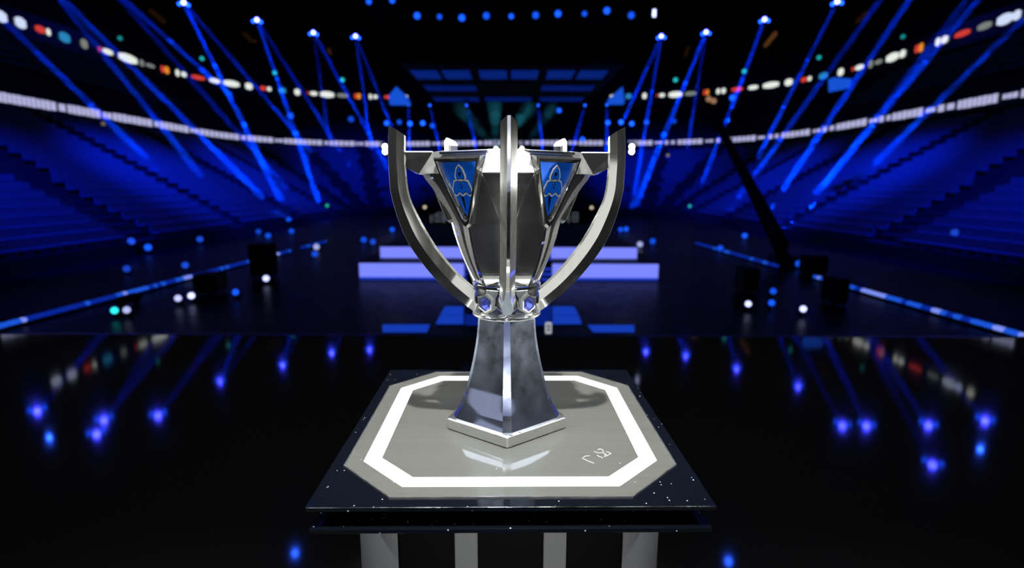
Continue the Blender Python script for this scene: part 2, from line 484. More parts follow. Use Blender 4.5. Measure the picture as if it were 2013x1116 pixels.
def foot_mesh(a):
    # shoe that carries the handle on the hub, ending in a V
    poly = [(-0.026, 0.284), (-0.024, 0.300), (-0.014, 0.318), (0.014, 0.318), (0.024, 0.300), (0.026, 0.284), (0, 0.2585)]
    r0 = [rad(a, 0.060, u, z) for u, z in poly]
    r1 = [rad(a, 0.0735, u, z) for u, z in poly]
    r2 = [rad(a, 0.0775, u * 0.86, 0.289 + (z - 0.289) * 0.86) for u, z in poly]
    return MB().loft([r0, r1, r2], cap=True)
SH_OUT = [(-0.056, 0.139), (0.056, 0.139), (0.0505, 0.116), (0.0270, 0.050), (0.0100, 0.007), (0, 0.0), (-0.0100, 0.007), (-0.0270, 0.050), (-0.0505, 0.116)]
SH_IN = [(-0.0430, 0.1275), (0.0430, 0.1275), (0.0385, 0.113), (0.0185, 0.061), (0.0045, 0.030), (0, 0.026), (-0.0045, 0.030), (-0.0185, 0.061), (-0.0385, 0.113)]
TILT = math.atan2(TOPF_R - TIP_R, TOPF_Z - TIP_Z)
def mixp(A, B, f): return [(a[0] + (b_[0] - a[0]) * f, a[1] + (b_[1] - a[1]) * f) for a, b_ in zip(A, B)]
def shield(a):
    m = local(a, TIP_R, TIP_Z, TILT)
    fr = MB()
    rings = [[m @ Vector((u, v, d)) for u, v in P] for P, d in
             ((SH_OUT, -0.014), (SH_OUT, -0.001), (mixp(SH_OUT, SH_IN, 0.22), 0.003), (mixp(SH_OUT, SH_IN, 0.55), 0.003), (mixp(SH_OUT, SH_IN, 0.66), 0.000), (mixp(SH_OUT, SH_IN, 0.80), 0.000), (SH_IN, -0.006))]
    fr.loft(rings)
    f = fr.build('shield_frame', MIRROR, trophy)
    en = MB(); en.prism(SH_IN, -0.012, -0.0055, m)
    e = en.build('enamel_plate', ENAMEL, f); e['label'] = 'bright blue enamel plate'
    # emblem: silver outlines under blue shapes - hood, two arms, hexagon, pendant
    def um(pts): return [((x - 388) / 495 * 0.0860, 0.1275 - (y - 165) / 725 * 0.1015) for x, y in pts]
    hood = um([(388, 205), (350, 255), (325, 345), (335, 395), (388, 385), (441, 395), (451, 345), (426, 255)])
    arm = um([(345, 405), (295, 420), (262, 520), (262, 585), (300, 608), (345, 560), (368, 470), (388, 440), (388, 415)])
    arm2 = [(-u, v) for u, v in reversed(arm)]
    hexa = um([(388, 445), (340, 485), (338, 560), (388, 605), (438, 560), (436, 485)])
    def grow(P, g):
        cx = sum(p[0] for p in P) / len(P); cy = sum(p[1] for p in P) / len(P)
        return [(cx + (u - cx) * (1 + g / max(0.004, math.hypot(u - cx, v - cy))), cy + (v - cy) * (1 + g / max(0.004, math.hypot(u - cx, v - cy)))) for u, v in P]
    em = MB()
    for P in (hood, arm, arm2, hexa):
        em.prism(grow(P, 0.0028), -0.0058, -0.0035, m, mi=0)
        em.prism(grow(P, -0.0004), -0.0040, -0.0031, m, mi=2)
        em.prism(grow(P, -0.0016), -0.0036, -0.0027, m, mi=1)
    for cy_, s in ((318, 26), (500, 15)):
        em.prism(um([(388 - s, cy_ - s * 0.9), (388, cy_ + s * 1.5), (388 + s, cy_ - s * 0.9)]), -0.0030, -0.0024, m, mi=2)
    em.prism(um([(388, 640), (348, 620), (385, 850)]), -0.0058, -0.0050, m, mi=2)
    em.build('emblem', [EMBLEM_SILVER, ENAMEL, BLACK_INLAY], f)
    return f
def gem_set(a):
    m = local(a, 0.0665, 0.2865)
    hexa = [(0.0215 * math.cos(PI / 2 + k * PI / 3), 0.0215 * math.sin(PI / 2 + k * PI / 3)) for k in range(6)]
    s = MB()
    rr = [[m @ Vector((u * k, v * k, d)) for u, v in hexa] for k, d in ((1.0, -0.016), (1.0, 0.008), (0.88, 0.0120), (0.74, 0.0120), (0.68, 0.006))]
    s.loft(rr)
    g = s.build('gem_setting', SATIN_WHITE, trophy)
    q = MB()
    gg = [[m @ Vector((u * k, v * k, d)) for u, v in hexa] for k, d in ((0.70, 0.004), (0.70, 0.0085), (0.40, 0.0130))]
    q.loft(gg, cap=True)
    gm = q.build('gem', GEM, g); gm['label'] = 'faceted blue gem'
for k in range(5):
    a = k * S72
    handle_mesh(a).build('handle', CHROME, trophy)
    rib_mesh(a).build('rib', BOWLSILVER, trophy)
    bracket_mesh(a).build('bracket', HAZED, trophy)
    arm_mesh(a).build('bracket_arm', MIRROR, trophy)
    foot_mesh(a).build('handle_foot', CHROME, trophy)
    shield(a + S72 / 2)
    gem_set(a + S72 / 2)

# ================================================================== THE PEDESTAL
PX, PY = -0.0038, 1.1825
ped = empty('pedestal', (PX, PY, 0), 'square black display pedestal with glowing octagon on its top slab', 'pedestal', rot=(0, 0, math.radians(0.74)))
HS = 0.3475
t_ = 0.009
MB().bbox(-HS, HS, -HS, HS, PED_TOP - 0.0015 - t_, PED_TOP - 0.0015, 0.0012).build('top_slab', SLAB, ped)
EDGE = pbr('polished_glass_edge', (0.42, 0.44, 0.47), 0.22, 1.0, noise=(18, 0.14))
for z0, z1, hs in ((PED_TOP - 0.0035, PED_TOP - 0.0018, HS), (PED_TOP - 0.0516, PED_TOP - 0.0500, HS - 0.003)):
    m = MB(); m.bbox(-hs + 0.002, hs - 0.002, -hs - 0.0006, -hs + 0.0012, z0, z1, 0.0004); m.build('polished_edge', EDGE, ped)
def octa(h, c): return [(-c, -h), (c, -h), (h, -c), (h, c), (c, h), (-c, h), (-h, c), (-h, -c)]
def ring_prism(P, Q, z0, z1):
    m = MB()
    r = [[Vector((u, v, z)) for u, v in A] for A, z in ((P, z0), (P, z1), (Q, z1), (Q, z0), (P, z0))]
    return m.loft(r)
O_OUT, R_OUT, R_IN = octa(0.320, 0.2105), octa(0.2875, 0.1950), octa(0.2545, 0.1815)
ring_prism(O_OUT, R_OUT, PED_TOP - 0.0015, PED_TOP).build('octagon_border', PLATE, ped)
led = ring_prism(R_OUT, R_IN, PED_TOP - 0.0015, PED_TOP + 0.0001).build('light_ring', LED_WHITE, ped); led['label'] = 'glowing white octagonal light ring'
MB().prism(R_IN, PED_TOP - 0.0015, PED_TOP, Matrix()).build('octagon_plate', PLATE, ped)
# bright bevel along the octagon's outer edge
ring_prism(octa(0.3218, 0.2113), octa(0.3198, 0.2104), PED_TOP - 0.0015, PED_TOP + 0.0009).build('octagon_edge', SATIN, ped)
# marker scrawl on the plate
sw = MB()
def stroke(pts, wd=0.0010):
    P = [at_z(x, y, PED_TOP) for x, y in pts]
    P = [Matrix.Rotation(-math.radians(0.74), 3, 'Z') @ Vector((p.x - PX, p.y - PY, PED_TOP + 0.0002)) for p in P]
    for p, q in zip(P, P[1:]):
        d = (q - p).normalized(); nn = Vector((-d.y, d.x, 0)) * wd
        sw.add([p - nn, p + nn, q + nn, q - nn, p - nn + Vector((0, 0, .0003)), p + nn + Vector((0, 0, .0003)), q + nn + Vector((0, 0, .0003)), q - nn + Vector((0, 0, .0003))],
               [(4, 5, 6, 7), (0, 1, 5, 4), (2, 3, 7, 6), (1, 2, 6, 5), (3, 0, 4, 7)])
def crop(x, y): return (1100 + x / 15.94, 860 + y / 15.94)
for s in ([(950, 570), (820, 575), (740, 620)], [(700, 640), (900, 735), (1080, 805)], [(1080, 435), (1180, 475), (1380, 480), (1470, 540), (1400, 545)],
          [(1200, 385), (1260, 350), (1380, 400)], [(1460, 440), (1540, 460), (1610, 500), (1500, 560), (1380, 600)], [(1180, 545), (1240, 600), (1310, 605)], [(1300, 610), (1350, 645)], [(1330, 430), (1400, 440)]):
    stroke([crop(*p) for p in s], 0.0007)
sw.build('marker_scrawl', WHITE_CARD, ped)
# lower slab and what carries it
MB().bbox(-HS + 0.004, HS - 0.004, -HS + 0.001, HS - 0.004, PED_TOP - 0.052, PED_TOP - 0.043, 0.0012).build('lower_slab', SLAB, ped)
MB().box(-0.26, 0.26, -0.24, 0.24, PED_TOP - 0.043, PED_TOP - 0.0105).build('spacer_block', BLACK, ped)
YF = -0.225
MB().bbox(-0.221, 0.221, YF + 0.010, 0.22, 0.0, PED_TOP - 0.052, 0.003).build('body', BLACK, ped)
for x in (-0.0870, 0.0870):
    MB().bbox(x - 0.0225, x + 0.0225, YF, YF + 0.0095, 0.012, PED_TOP - 0.056, 0.0015).build('pilaster', GREY_PANEL, ped)
for s in (-1, 1):
    # wing panel that curves to the back beside the body
    poly = [(s * (0.2225 + 0.120 * i / 10), YF + 0.010 + 0.16 * (i / 10) ** 2) for i in range(11)] + [(s * 0.3425, YF + 0.20), (s * 0.2225, YF + 0.20)]
    m = MB()
    m.loft([[Vector((x, y, z)) for x, y in poly] for z in (0.012, PED_TOP - 0.056)], cap=True)
    m.build('side_wing', GREY_PANEL, ped)
MB().bbox(-0.34, 0.34, -0.26, 0.28, 0.0, 0.012, 0.003).build('foot_plate', BLACK, ped)

# ================================================================== ARENA SHELL
FLOOR_Z = -1.05
CX, CY0, CY1 = 11.0, -25.0, 45.6
def curve(r, na=12, ns=16):
    """closed rounded-rectangle line of the seating bowl at distance r outside its core"""
    pts = []
    for i in range(ns): pts.append((-CX - r, CY0 + (CY1 - CY0) * i / ns))
    for i in range(na): t = PI - PI / 2 * i / na; pts.append((-CX + r * math.cos(t), CY1 + r * math.sin(t)))
    for i in range(6): pts.append((-CX + 2 * CX * i / 6, CY1 + r))
    for i in range(na): t = PI / 2 - PI / 2 * i / na; pts.append((CX + r * math.cos(t), CY1 + r * math.sin(t)))
    for i in range(ns): pts.append((CX + r, CY1 + (CY0 - CY1) * i / ns))
    for i in range(na): t = -PI / 2 * i / na; pts.append((CX + r * math.cos(t), CY0 + r * math.sin(t)))
    for i in range(6): pts.append((CX - 2 * CX * i / 6, CY0 - r))
    for i in range(na): t = -PI / 2 - PI / 2 * i / na; pts.append((-CX + r * math.cos(t), CY0 + r * math.sin(t)))
    return pts
def offset_of(x, y):
    dx = abs(x) - CX; dy = max(y - CY1, CY0 - y)
    if dx > 0 and dy > 0: return math.hypot(dx, dy)
    return max(dx, dy)
ROWS, ROW_R0, ROW_D, ROW_Z0, ROW_H = 20, 3.0, 0.51, -0.55, 0.285
def bowl_z(r):
    if r < ROW_R0: return FLOOR_Z
    if r < 14.05: return ROW_Z0 + ROW_H * int((r - ROW_R0) / ROW_D)
    if r < 14.9: return 7.0
    if r < 19.0: return 7.0 + (r - 14.9) * 0.75
    if r < 19.6: return 12.6
    return 12.6 + (r - 19.6) * 0.7
def surf_hit(px, py):
    d = view_ray(px, py); t = 6.0
    while t < 120:
        p = CAM + d * t
        if p.z < bowl_z(offset_of(p.x, p.y)): return p
        t += 0.05
    return CAM + d * 60
def ring3(r, z): return [Vector((x, y, z)) for x, y in curve(r)]
# floors
fm = MB()
fm.box(-34, 34, -48, 72, FLOOR_Z - 0.3, FLOOR_Z)
fl = fm.build('floor', MAIN_FLOOR); fl['kind'] = 'structure'
EDGE_Y = 5.46
sg = MB(); sg.box(-9.0, 9.0, -12, EDGE_Y, -0.12, 0.0); sg.box(-8.9, 8.9, -11.9, EDGE_Y - 0.12, FLOOR_Z, -0.12)
tag(sg.build('stage_floor', STAGE_FLOOR), 'glossy black stage floor under the pedestal', 'stage', kind='structure')
tr = MB(); tr.box(-9.0, 9.0, EDGE_Y, EDGE_Y + 0.03, -0.06, 0.004)
tr.build('trim_1', [pbr('edge_trim', (0.02, 0.05, 0.20), 0.25, 0.9)])['kind'] = 'structure'
# seating bowl
st = MB()
rings = [ring3(ROW_R0, FLOOR_Z)]
for i in range(ROWS):
    z = ROW_Z0 + ROW_H * i; r = ROW_R0 + ROW_D * i
    rings += [ring3(r, z), ring3(r + ROW_D, z)]
st.loft(rings)
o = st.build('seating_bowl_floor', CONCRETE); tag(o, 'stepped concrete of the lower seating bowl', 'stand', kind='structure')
md = MB()
rings = [ring3(13.0, 4.87), ring3(14.05, 4.88), ring3(14.05, 7.0), ring3(14.9, 7.0)]
for i in range(6): rings += [ring3(14.9 + 0.68 * i, 7.0 + 0.5 * (i + 1)), ring3(14.9 + 0.68 * (i + 1), 7.0 + 0.5 * (i + 1))]
rings += [ring3(19.0, 12.7), ring3(19.6, 12.7)]
for i in range(10): rings += [ring3(19.6 + 0.8 * i, 12.7 + 0.55 * (i + 1)), ring3(19.6 + 0.8 * (i + 1), 12.7 + 0.55 * (i + 1))]
rings += [ring3(27.6, 27.0)]
md.loft(rings)
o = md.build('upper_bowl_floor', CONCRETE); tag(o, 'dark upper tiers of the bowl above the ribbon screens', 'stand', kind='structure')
ce = MB(); ce.add(ring3(27.7, 26.5) , [tuple(range(len(curve(1))))]); ce.add(ring3(27.7, 27.0), [tuple(range(len(curve(1))))])
ce.build('ceiling', CEIL_M)['kind'] = 'structure'

# ---- seats
AISLE_Y = [-4, 5, 13, 20.6, 28.3, 36.0, 43.0]
def seat_spots():
    for i in range(ROWS):
        r = ROW_R0 + ROW_D * i + 0.26; z = ROW_Z0 + ROW_H * i
        y = 9.0
        while y < CY1:
            if all(abs(y - a) > 0.75 for a in AISLE_Y) and not (8 <= i <= 12 and abs(y - 20.6) < 1.7):
                for s in (-1, 1): yield (s * (CX + r), y, z, s * PI / 2, i)
            y += 0.56
        nA = int(PI / 2 * r / 0.56)
        for k in range(nA):
            t = (k + 0.5) / nA
            if min(abs(t - q) for q in (0.22, 0.5, 0.78)) * PI / 2 * r < 0.7: continue
            th = PI / 2 * t
            for s in (-1, 1):
                yield (s * (CX + r * math.cos(th)), CY1 + r * math.sin(th), z, -(PI / 2 - (PI / 2 - th)) * 0 + math.atan2(-s * math.cos(th), math.sin(th)) * -1, i)
        x = -CX
        while x < CX:
            if abs(abs(x) - 5) > 0.7: yield (x, CY1 + r, z, 0.0, i)
            x += 0.56
SEAT_V = []; SEAT_F = []
_m = MB()
_m.box(-0.27, 0.27, -0.17, 0.12, 0.17, 0.22)
_m.box(-0.27, 0.27, 0.08, 0.14, 0.20, 0.44)
_m.box(-0.05, 0.05, 0.0, 0.08, 0.0, 0.18)
SEAT_V, SEAT_F = _m.v, _m.f
spots = list(seat_spots())
def facing(x, y):
    # outward direction of the bowl at this place
    dx = max(0, abs(x) - CX) * (1 if x > 0 else -1); dy = max(0, y - CY1)
    return math.atan2(-dx, dy) if (dx or dy) else 0.0
def in_frame(x, y, z):
    d = Vector((x, y, z + 0.4)) - CAM; f = d.dot(FWD)
    if f <= 0: return False
    px = IW / 2 + F_PX * d.dot(RIGHT) / f; py = IH / 2 - F_PX * d.dot(UP) / f
    return 0 < px < IW and 0 < py < IH
vis = sorted((s for s in spots if in_frame(*s[:3])), key=lambda s: (Vector(s[:3]) - CAM).length)
near = set(vis[:300])
proto = None
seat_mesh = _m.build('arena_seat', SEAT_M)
first = True
for s in vis[:300]:
    if first: o = seat_mesh; first = False
    else:
        o = seat_mesh.copy(); C.objects.link(o)
    o.location = (s[0], s[1], s[2] + 0.002); o.rotation_euler = (0, 0, facing(s[0], s[1]))
    side = 'left' if s[0] < 0 else 'right'
    tag(o, 'dark folding seat in the nearest blue lit rows of the ' + side + ' stand', 'seat', 'nearest seats of the ' + side + ' stand')
rest = MB()
for s in spots:
    if s in near: continue
    a = facing(s[0], s[1]); c_, s_ = math.cos(a), math.sin(a)
    rest.add([(s[0] + x * c_ - y * s_, s[1] + x * s_ + y * c_, s[2] + z + 0.002) for x, y, z in SEAT_V], SEAT_F)
for i in range(6):
    r = 14.9 + 0.68 * i + 0.3; z = 7.0 + 0.5 * (i + 1)
    y = 20
    while y < CY1:
        for s in (-1, 1):
            rest.add([(s * (CX + r) + s * yy, y + x, z + zz + 0.002) for x, yy, zz in SEAT_V], SEAT_F)
        y += 0.6
tag(rest.build('seat_rows', SEAT_M), 'long curved rows of dark seats far round the arena bowl', 'seats', kind='stuff')

# ================================================================== RIBBON SCREENS
def azimuth_hit(px, py, r):
    """where the line of sight over a pixel meets the bowl line at offset r, in plan"""
    d = view_ray(px, py); d = Vector((d.x, d.y)).normalized()
    t = 3.0
    while t < 100:
        if offset_of(d.x * t, d.y * t) > r: break
        t += 0.02
    return Vector((d.x * t, d.y * t))
def arc_between(p, q, r, n=4):
    out = []
    for i in range(n + 1):
        m = p.lerp(q, i / n)
        # push back onto the bowl line
        d = m.normalized(); t = m.length * 0.9
        while offset_of(d.x * t, d.y * t) < r: t += 0.01
        out.append(d * t)
    return out
def panel(mb, pts, z0, z1, th, mi, rnd=0.0):
    """upright strip through plan points with thickness towards the arena"""
    n = len(pts)
    def nrm(i):
        a, b_ = pts[max(0, i - 1)], pts[min(n - 1, i + 1)]
        d = (b_ - a).normalized(); v = Vector((-d.y, d.x))
        return v if v.dot(pts[i]) < 0 else -v
    f0 = [(p + nrm(i) * th) for i, p in enumerate(pts)]
    hh = (z1 - z0)
    def zz(i):
        if rnd and (i == 0 or i == n - 1): return (z0 + hh * rnd, z1 - hh * rnd)
        return (z0, z1)
    vs = []
    for i in range(n):
        lo, hi = zz(i)
        sag = 0.0145 * min(0.0, pts[i].x)      # the left balcony runs slightly lower
        lo += sag; hi += sag
        vs += [(pts[i].x, pts[i].y, lo), (pts[i].x, pts[i].y, hi), (f0[i].x, f0[i].y, hi), (f0[i].x, f0[i].y, lo)]
    fs = []
    for i in range(n - 1):
        a, b_ = 4 * i, 4 * (i + 1)
        fs += [(a, b_, b_ + 1, a + 1), (a + 1, b_ + 1, b_ + 2, a + 2), (a + 2, b_ + 2, b_ + 3, a + 3), (a + 3, b_ + 3, b_, a)]
    fs += [(0, 1, 2, 3), (4 * n - 4, 4 * n - 1, 4 * n - 2, 4 * n - 3)]
    mb.add(vs, fs, mi=mi)
RIB_DARK = pbr('screen_black', (0.006, 0.007, 0.009), 0.3)
E_WHITE = emit('logo_white', (0.86, 0.90, 0.84), 0.95); E_BLUEW = emit('logo_bluish_white', (0.66, 0.76, 1.0), 0.95)
E_RED = emit('logo_red', (0.85, 0.06, 0.05), 0.75); E_SKY = emit('logo_sky_blue', (0.03, 0.30, 0.66), 0.75)
E_ORANGE = emit('logo_orange', (0.95, 0.30, 0.03), 0.85); E_GREY = emit('logo_grey', (0.32, 0.35, 0.33), 0.6)
E_LAV = emit('ticker_lavender', (0.56, 0.56, 0.90), 0.80)
UP_R, UP_Z = 18.85, 11.55
LOGOS = [RIB_DARK, E_WHITE, E_BLUEW, E_RED, E_SKY, E_ORANGE, E_GREY]
# (x0, x1, kind): 1 white 2 bluish 3 red 4 sky 5 orange 6 grey ; height share
L_UP = [(-12, 17, 2, .9), (29, 55, 2, .9), (69, 93, 3, .6), (91, 103, 1, .6), (116, 141, 4, .9), (158, 175, 6, .9), (192, 200, 3, .5), (200, 224, 1, .55),
        (231, 271, 1, .9), (272, 284, 6, .7), (284, 305, 6, .4), (313, 323, 3, .8), (320, 333, 5, .85), (342, 353, 1, .8), (353, 367, 1, .6), (373, 403, 3, .55), (408, 433, 1, .6), (436, 471, 1, .8),
        (479, 497, 1, .9), (508, 524, 3, .6), (522, 534, 1, .6), (545, 563, 4, .8), (576, 591, 1, .9), (601, 607, 3, .5), (607, 625, 1, .6), (627, 658, 1, .9), (660, 686, 6, .6), (694, 702, 3, .8), (699, 711, 5, .85),
        (723, 733, 1, .8), (732, 744, 1, .6), (753, 776, 3, .55), (784, 804, 1, .7)]
R_UP = [(1197, 1215, 1, .5), (1228, 1243, 4, .8), (1261, 1273, 1, .9), (1288, 1294, 3, .5), (1294, 1309, 1, .6), (1313, 1343, 1, .9), (1345, 1371, 6, .6), (1381, 1390, 3, .8), (1387, 1396, 5, .85), (1407, 1418, 1, .8), (1417, 1429, 1, .8),
        (1437, 1463, 3, .6), (1470, 1493, 1, .6), (1499, 1534, 1, .8), (1542, 1561, 1, .9), (1573, 1590, 3, .6), (1587, 1598, 1, .6), (1609, 1630, 4, .8), (1646, 1661, 1, .9), (1673, 1681, 3, .5), (1680, 1700, 1, .6), (1706, 1718, 6, .9), (1718, 1736, 6, .5),
        (1740, 1768, 1, .9), (1766, 1781, 1, .8), (1795, 1807, 3, .8), (1803, 1815, 5, .9), (1835, 1848, 1, .8), (1846, 1863, 1, .7), (1872, 1906, 3, .55), (1916, 1948, 6, .6), (1954, 1990, 2, .9), (1986, 2007, 2, .8), (2016, 2036, 1, .8)]
def line_y(px):
    # rough height of the upper ribbon in the photograph, only to read the azimuth
    return 30 + (197 - 30) * max(0, min(1, px / 810)) ** 0.6 if px < 1000 else 40 + (197 - 40) * max(0, min(1, (2005 - px) / 810)) ** 0.6
for side, lst, ends in (('left', L_UP, (-160, 812)), ('right', R_UP, (1192, 2180))):
    rs = MB()
    xs = [ends[0] + (ends[1] - ends[0]) * i / 24 for i in range(25)]
    panel(rs, [azimuth_hit(x, line_y(x), UP_R) for x in xs], UP_Z - 0.75, UP_Z + 0.75, 0.08, 0)
    for x0, x1, k, hgt in lst:
        p, q = azimuth_hit(x0 + 2, line_y(x0), UP_R - 0.12), azimuth_hit(x1 - 2, line_y(x1), UP_R - 0.12)
        panel(rs, arc_between(p, q, UP_R - 0.12, 3), UP_Z - 0.35 * hgt, UP_Z + 0.35 * hgt, 0.02, k, rnd=0.2)
    tag(rs.build('ribbon_screen', LOGOS), f'upper ribbon screen of glowing sponsor logos along the {side} balcony', 'screen', 'ribbon screens round the bowl')
LO_R, LO_Z = 13.95, 6.05
rs = MB()
xs = [-150 + 2320 * i / 60 for i in range(61)]
panel(rs, [azimuth_hit(x, 285, LO_R) for x in xs], LO_Z - 0.38, LO_Z + 0.38, 0.08, 0)
def ticker(x0, x1, hs=0.92, dy=0.0):
    n = max(1, round((x1 - x0) / 9))
    for i in range(n):
        a = x0 + (x1 - x0) * i / n; b_ = x0 + (x1 - x0) * (i + 1) / n - (2.0 if i < n - 1 else 0)
        h2 = hs * (0.92 + 0.08 * ((i * 7) % 3) / 2)
        p, q = azimuth_hit(a, 285, LO_R - 0.12), azimuth_hit(b_, 285, LO_R - 0.12)
        panel(rs, [p, q], LO_Z - 0.26 * h2 + dy, LO_Z + 0.26 * h2 + dy, 0.02, 1)
for x0, x1, h in [(-60, -6, .92), (2, 120, .92), (126, 138, .8), (143, 204, .92), (210, 226, .7), (229, 303, .92), (308, 316, .7), (319, 373, .92), (377, 393, .6), (396, 471, .92), (476, 484, .7),
                  (488, 537, .92), (541, 556, .6), (559, 633, .92), (638, 645, .7), (648, 697, .92), (700, 714, .6), (718, 757, .9), (770, 792, .9), (800, 845, .9), (850, 866, .6), (870, 935, .92), (940, 948, .7), (952, 985, .9),
                  (1019, 1027, .7), (1031, 1040, .6), (1045, 1100, .92), (1105, 1113, .5), (1117, 1124, .7), (1127, 1134, .7), (1138, 1185, .92), (1192, 1202, .5), (1206, 1213, .7), (1235, 1282, .92), (1287, 1301, .5), (1307, 1313, .8), (1319, 1326, .7), (1332, 1380, .92), (1387, 1401, .5), (1408, 1414, .8), (1420, 1427, .7),
                  (1432, 1484, .92), (1489, 1502, .5), (1510, 1517, .8), (1522, 1529, .7), (1535, 1589, .92), (1596, 1610, .5), (1615, 1622, .8), (1628, 1636, .7), (1641, 1698, .92), (1704, 1719, .5), (1723, 1731, .8), (1737, 1744, .7), (1748, 1805, .92), (1812, 1829, .5), (1835, 1846, .8), (1852, 1865, .7),
                  (1872, 1947, .92), (1957, 1985, .5), (1992, 2007, .8), (2015, 2060, .9)]:
    ticker(x0, x1, h)
tag(rs.build('ribbon_screen', [RIB_DARK, E_LAV]), 'long lower ribbon screen of pale lavender text blocks above the lower seats', 'screen', 'ribbon screens round the bowl')

# ================================================================== LIGHTS WITH BEAMS
HAZE_T = haze('haze_thin', 0.0030); HAZE_M = haze('haze_mid', 0.0065); HAZE_B = haze('haze_thick', 0.018)
HAZE = [HAZE_T, HAZE_M, HAZE_B]
LENS_W = emit('lens_white', (0.040, 0.045, 1.0), 55); LENS_B = emit('lens_blue', (0.008, 0.07, 1.0), 7); LENS_BD = emit('lens_blue_dim', (0.01, 0.10, 0.9), 3.0)
FIX_Z = 15.5
BEAM_POWER = 430
def spot(parent, p0, p1, power, half, r0, col=(0.0, 0.055, 1.0)):
    """the lamp inside a moving head: a small disc that throws a nearly parallel beam"""
    ld = bpy.data.lights.new('lamp', 'AREA'); ld.energy = power; ld.color = col
    ld.shape = 'DISK'; ld.size = 2 * r0; ld.spread = 2 * half
    lo = bpy.data.objects.new('lamp', ld); C.objects.link(lo)
    lo.parent = parent
    q = (p1 - p0).to_track_quat('-Z', 'Y')
    lo.location = p0 + (p1 - p0).normalized() * 0.5 - parent.location; lo.rotation_euler = q.to_euler()
    return lo
def beam_mesh(p0, p1, r0, r1):
    m = MB(); L = (p1 - p0).length; d = (p1 - p0) / L
    cuts = [0.012, 0.36, 0.66, 1.0]
    for k in range(3):
        a, b_ = cuts[k] + (0.0008 if k else 0), cuts[k + 1] - 0.0008
        m.tube(p0 + d * L * a, p0 + d * L * b_, r0 + (r1 - r0) * a, r0 + (r1 - r0) * b_, 14, mi=k)
    return m
def fixture(px, py, beams, label, group, z=FIX_Z, lens=LENS_W, side=True, power=1.0, lens_r=0.17, col=(0.0, 0.032, 1.0), beam_label='blue shaft of light in the haze'):
    """moving-head lamp; beams = list of (end px, end py, strength, half-angle deg)"""
    P = at_z(px, py, z)
    t = empty('moving_head_spotlight', P, label, 'spotlight', group)
    aim = (surf_hit(beams[0][0], beams[0][1]) - P).normalized() if beams else Vector((0, -0.5, -0.8)).normalized()
    tocam = (CAM - P).normalized()
    q = tocam.to_track_quat('Z', 'Y').to_matrix().to_4x4()
    y = MB(); y.box(-0.26, -0.22, -0.06, 0.06, -0.05, 0.45); y.box(0.22, 0.26, -0.06, 0.06, -0.05, 0.45); y.box(-0.26, 0.26, -0.1, 0.1, 0.42, 0.52)
    y.build('yoke', TRUSS_BLACK, t)
    h = MB(); h.lathe([(0.10, -0.42), (0.16, -0.36), (0.19, -0.10), (0.19, -0.02), (0.185, -0.01)], 20, mtx=q); h.build('head', TRUSS_BLACK, t)
    l = MB(); l.lathe([(lens_r, -0.008), (lens_r, 0.0), (lens_r * 0.7, 0.03), (0.01, 0.045)], 20, mtx=q); l.build('lens', lens, t)
    if side:
        for s in (-1, 1):
            l2 = MB(); q2 = q.copy(); q2.translation = q @ Vector((s * 0.30, -0.14, 0))
            l2.lathe([(0.13, -0.02), (0.13, 0.0), (0.01, 0.03)], 16, mtx=q2); l2.build('side_lens', LENS_B, t)
    for ex, ey, stg, half in beams:
        E_ = surf_hit(ex, ey); E_ = E_ - (E_ - P).normalized() * 1.8; half = math.radians(half * 0.54)
        L = (E_ - P).length
        r0 = 0.14 if side else 0.11
        bm_ = beam_mesh(P, E_, r0, r0 + L * math.tan(half) * 0.95)
        bm_.v = [tuple(Vector(v) - P) for v in bm_.v]
        bo = bm_.build('light_beam', HAZE, t)
        bo['label'] = beam_label
        spot(t, P, E_, BEAM_POWER * stg * power, half, r0, col)
    return t
G = 'moving head spotlights under the roof'
fixture(361, 5, [(573, 436, 1.3, 0.75), (640, 330, .45, 0.7)], 'moving head spotlight at the top left throwing a bright beam to the left stand', G)
fixture(505, 39, [(640, 436, 1.0, 0.75), (690, 330, .35, 0.7)], 'moving head spotlight right of the top left one, beam ending by the green lamp', G)
fixture(616, 64, [(800, 400, .75, 0.7), (655, 330, .2, .7)], 'third white moving head spotlight from the left, between two pairs of beams', G)
fixture(699, 71, [(735, 330, .6, 0.7), (790, 300, .4, 0.7)], 'moving head spotlight nearest the roof screens on the left', G)
fixture(1300, 71, [(1240, 420, .7, 0.7), (1215, 260, .7, 0.7)], 'moving head spotlight nearest the roof screens on the right', G)
fixture(1388, 63, [(1232, 446, 1.0, 0.75), (1345, 330, .3, 0.7)], 'moving head spotlight second out from the roof screens on the right', G)
fixture(1503, 38, [(1430, 240, .35, 0.6), (1365, 400, .6, 0.75)], 'moving head spotlight above the amber strip on the right side', G)
fixture(1646, 3, [(1468, 352, .75, 0.75)], 'rightmost moving head spotlight in sight at the top edge', G)
fixture(125 - 40, -42, [(560, 432, 1.2, 0.75)], 'spotlight above the picture throwing the long beam across the left ribbons', G, z=11.0, power=0.6)
fixture(210, -32, [(455, 190, .4, .7), (590, 400, .35, .7)], 'spotlight above the picture throwing a faint thin beam over the left logos', G, z=11.0, power=0.6)
fixture(-60, -25, [(345, 366, .8, 0.75)], 'spotlight beyond the left edge throwing a wide beam over the left seats', G, z=11.0, power=0.6)
fixture(60, -70, [(440, 400, .7, 0.75)], 'spotlight beyond the top left corner with a soft beam onto the left seats', G, z=11.0, power=0.6)
fixture(1815, -42, [(1505, 424, 1.6, 0.75)], 'spotlight above the picture throwing the brightest beam on the right', G, z=11.0, power=0.6)
fixture(1955, -40, [(1556, 436, 1.5, 0.75)], 'spotlight above the picture with a beam crossing the red logo at right', G, z=11.0, power=0.6)
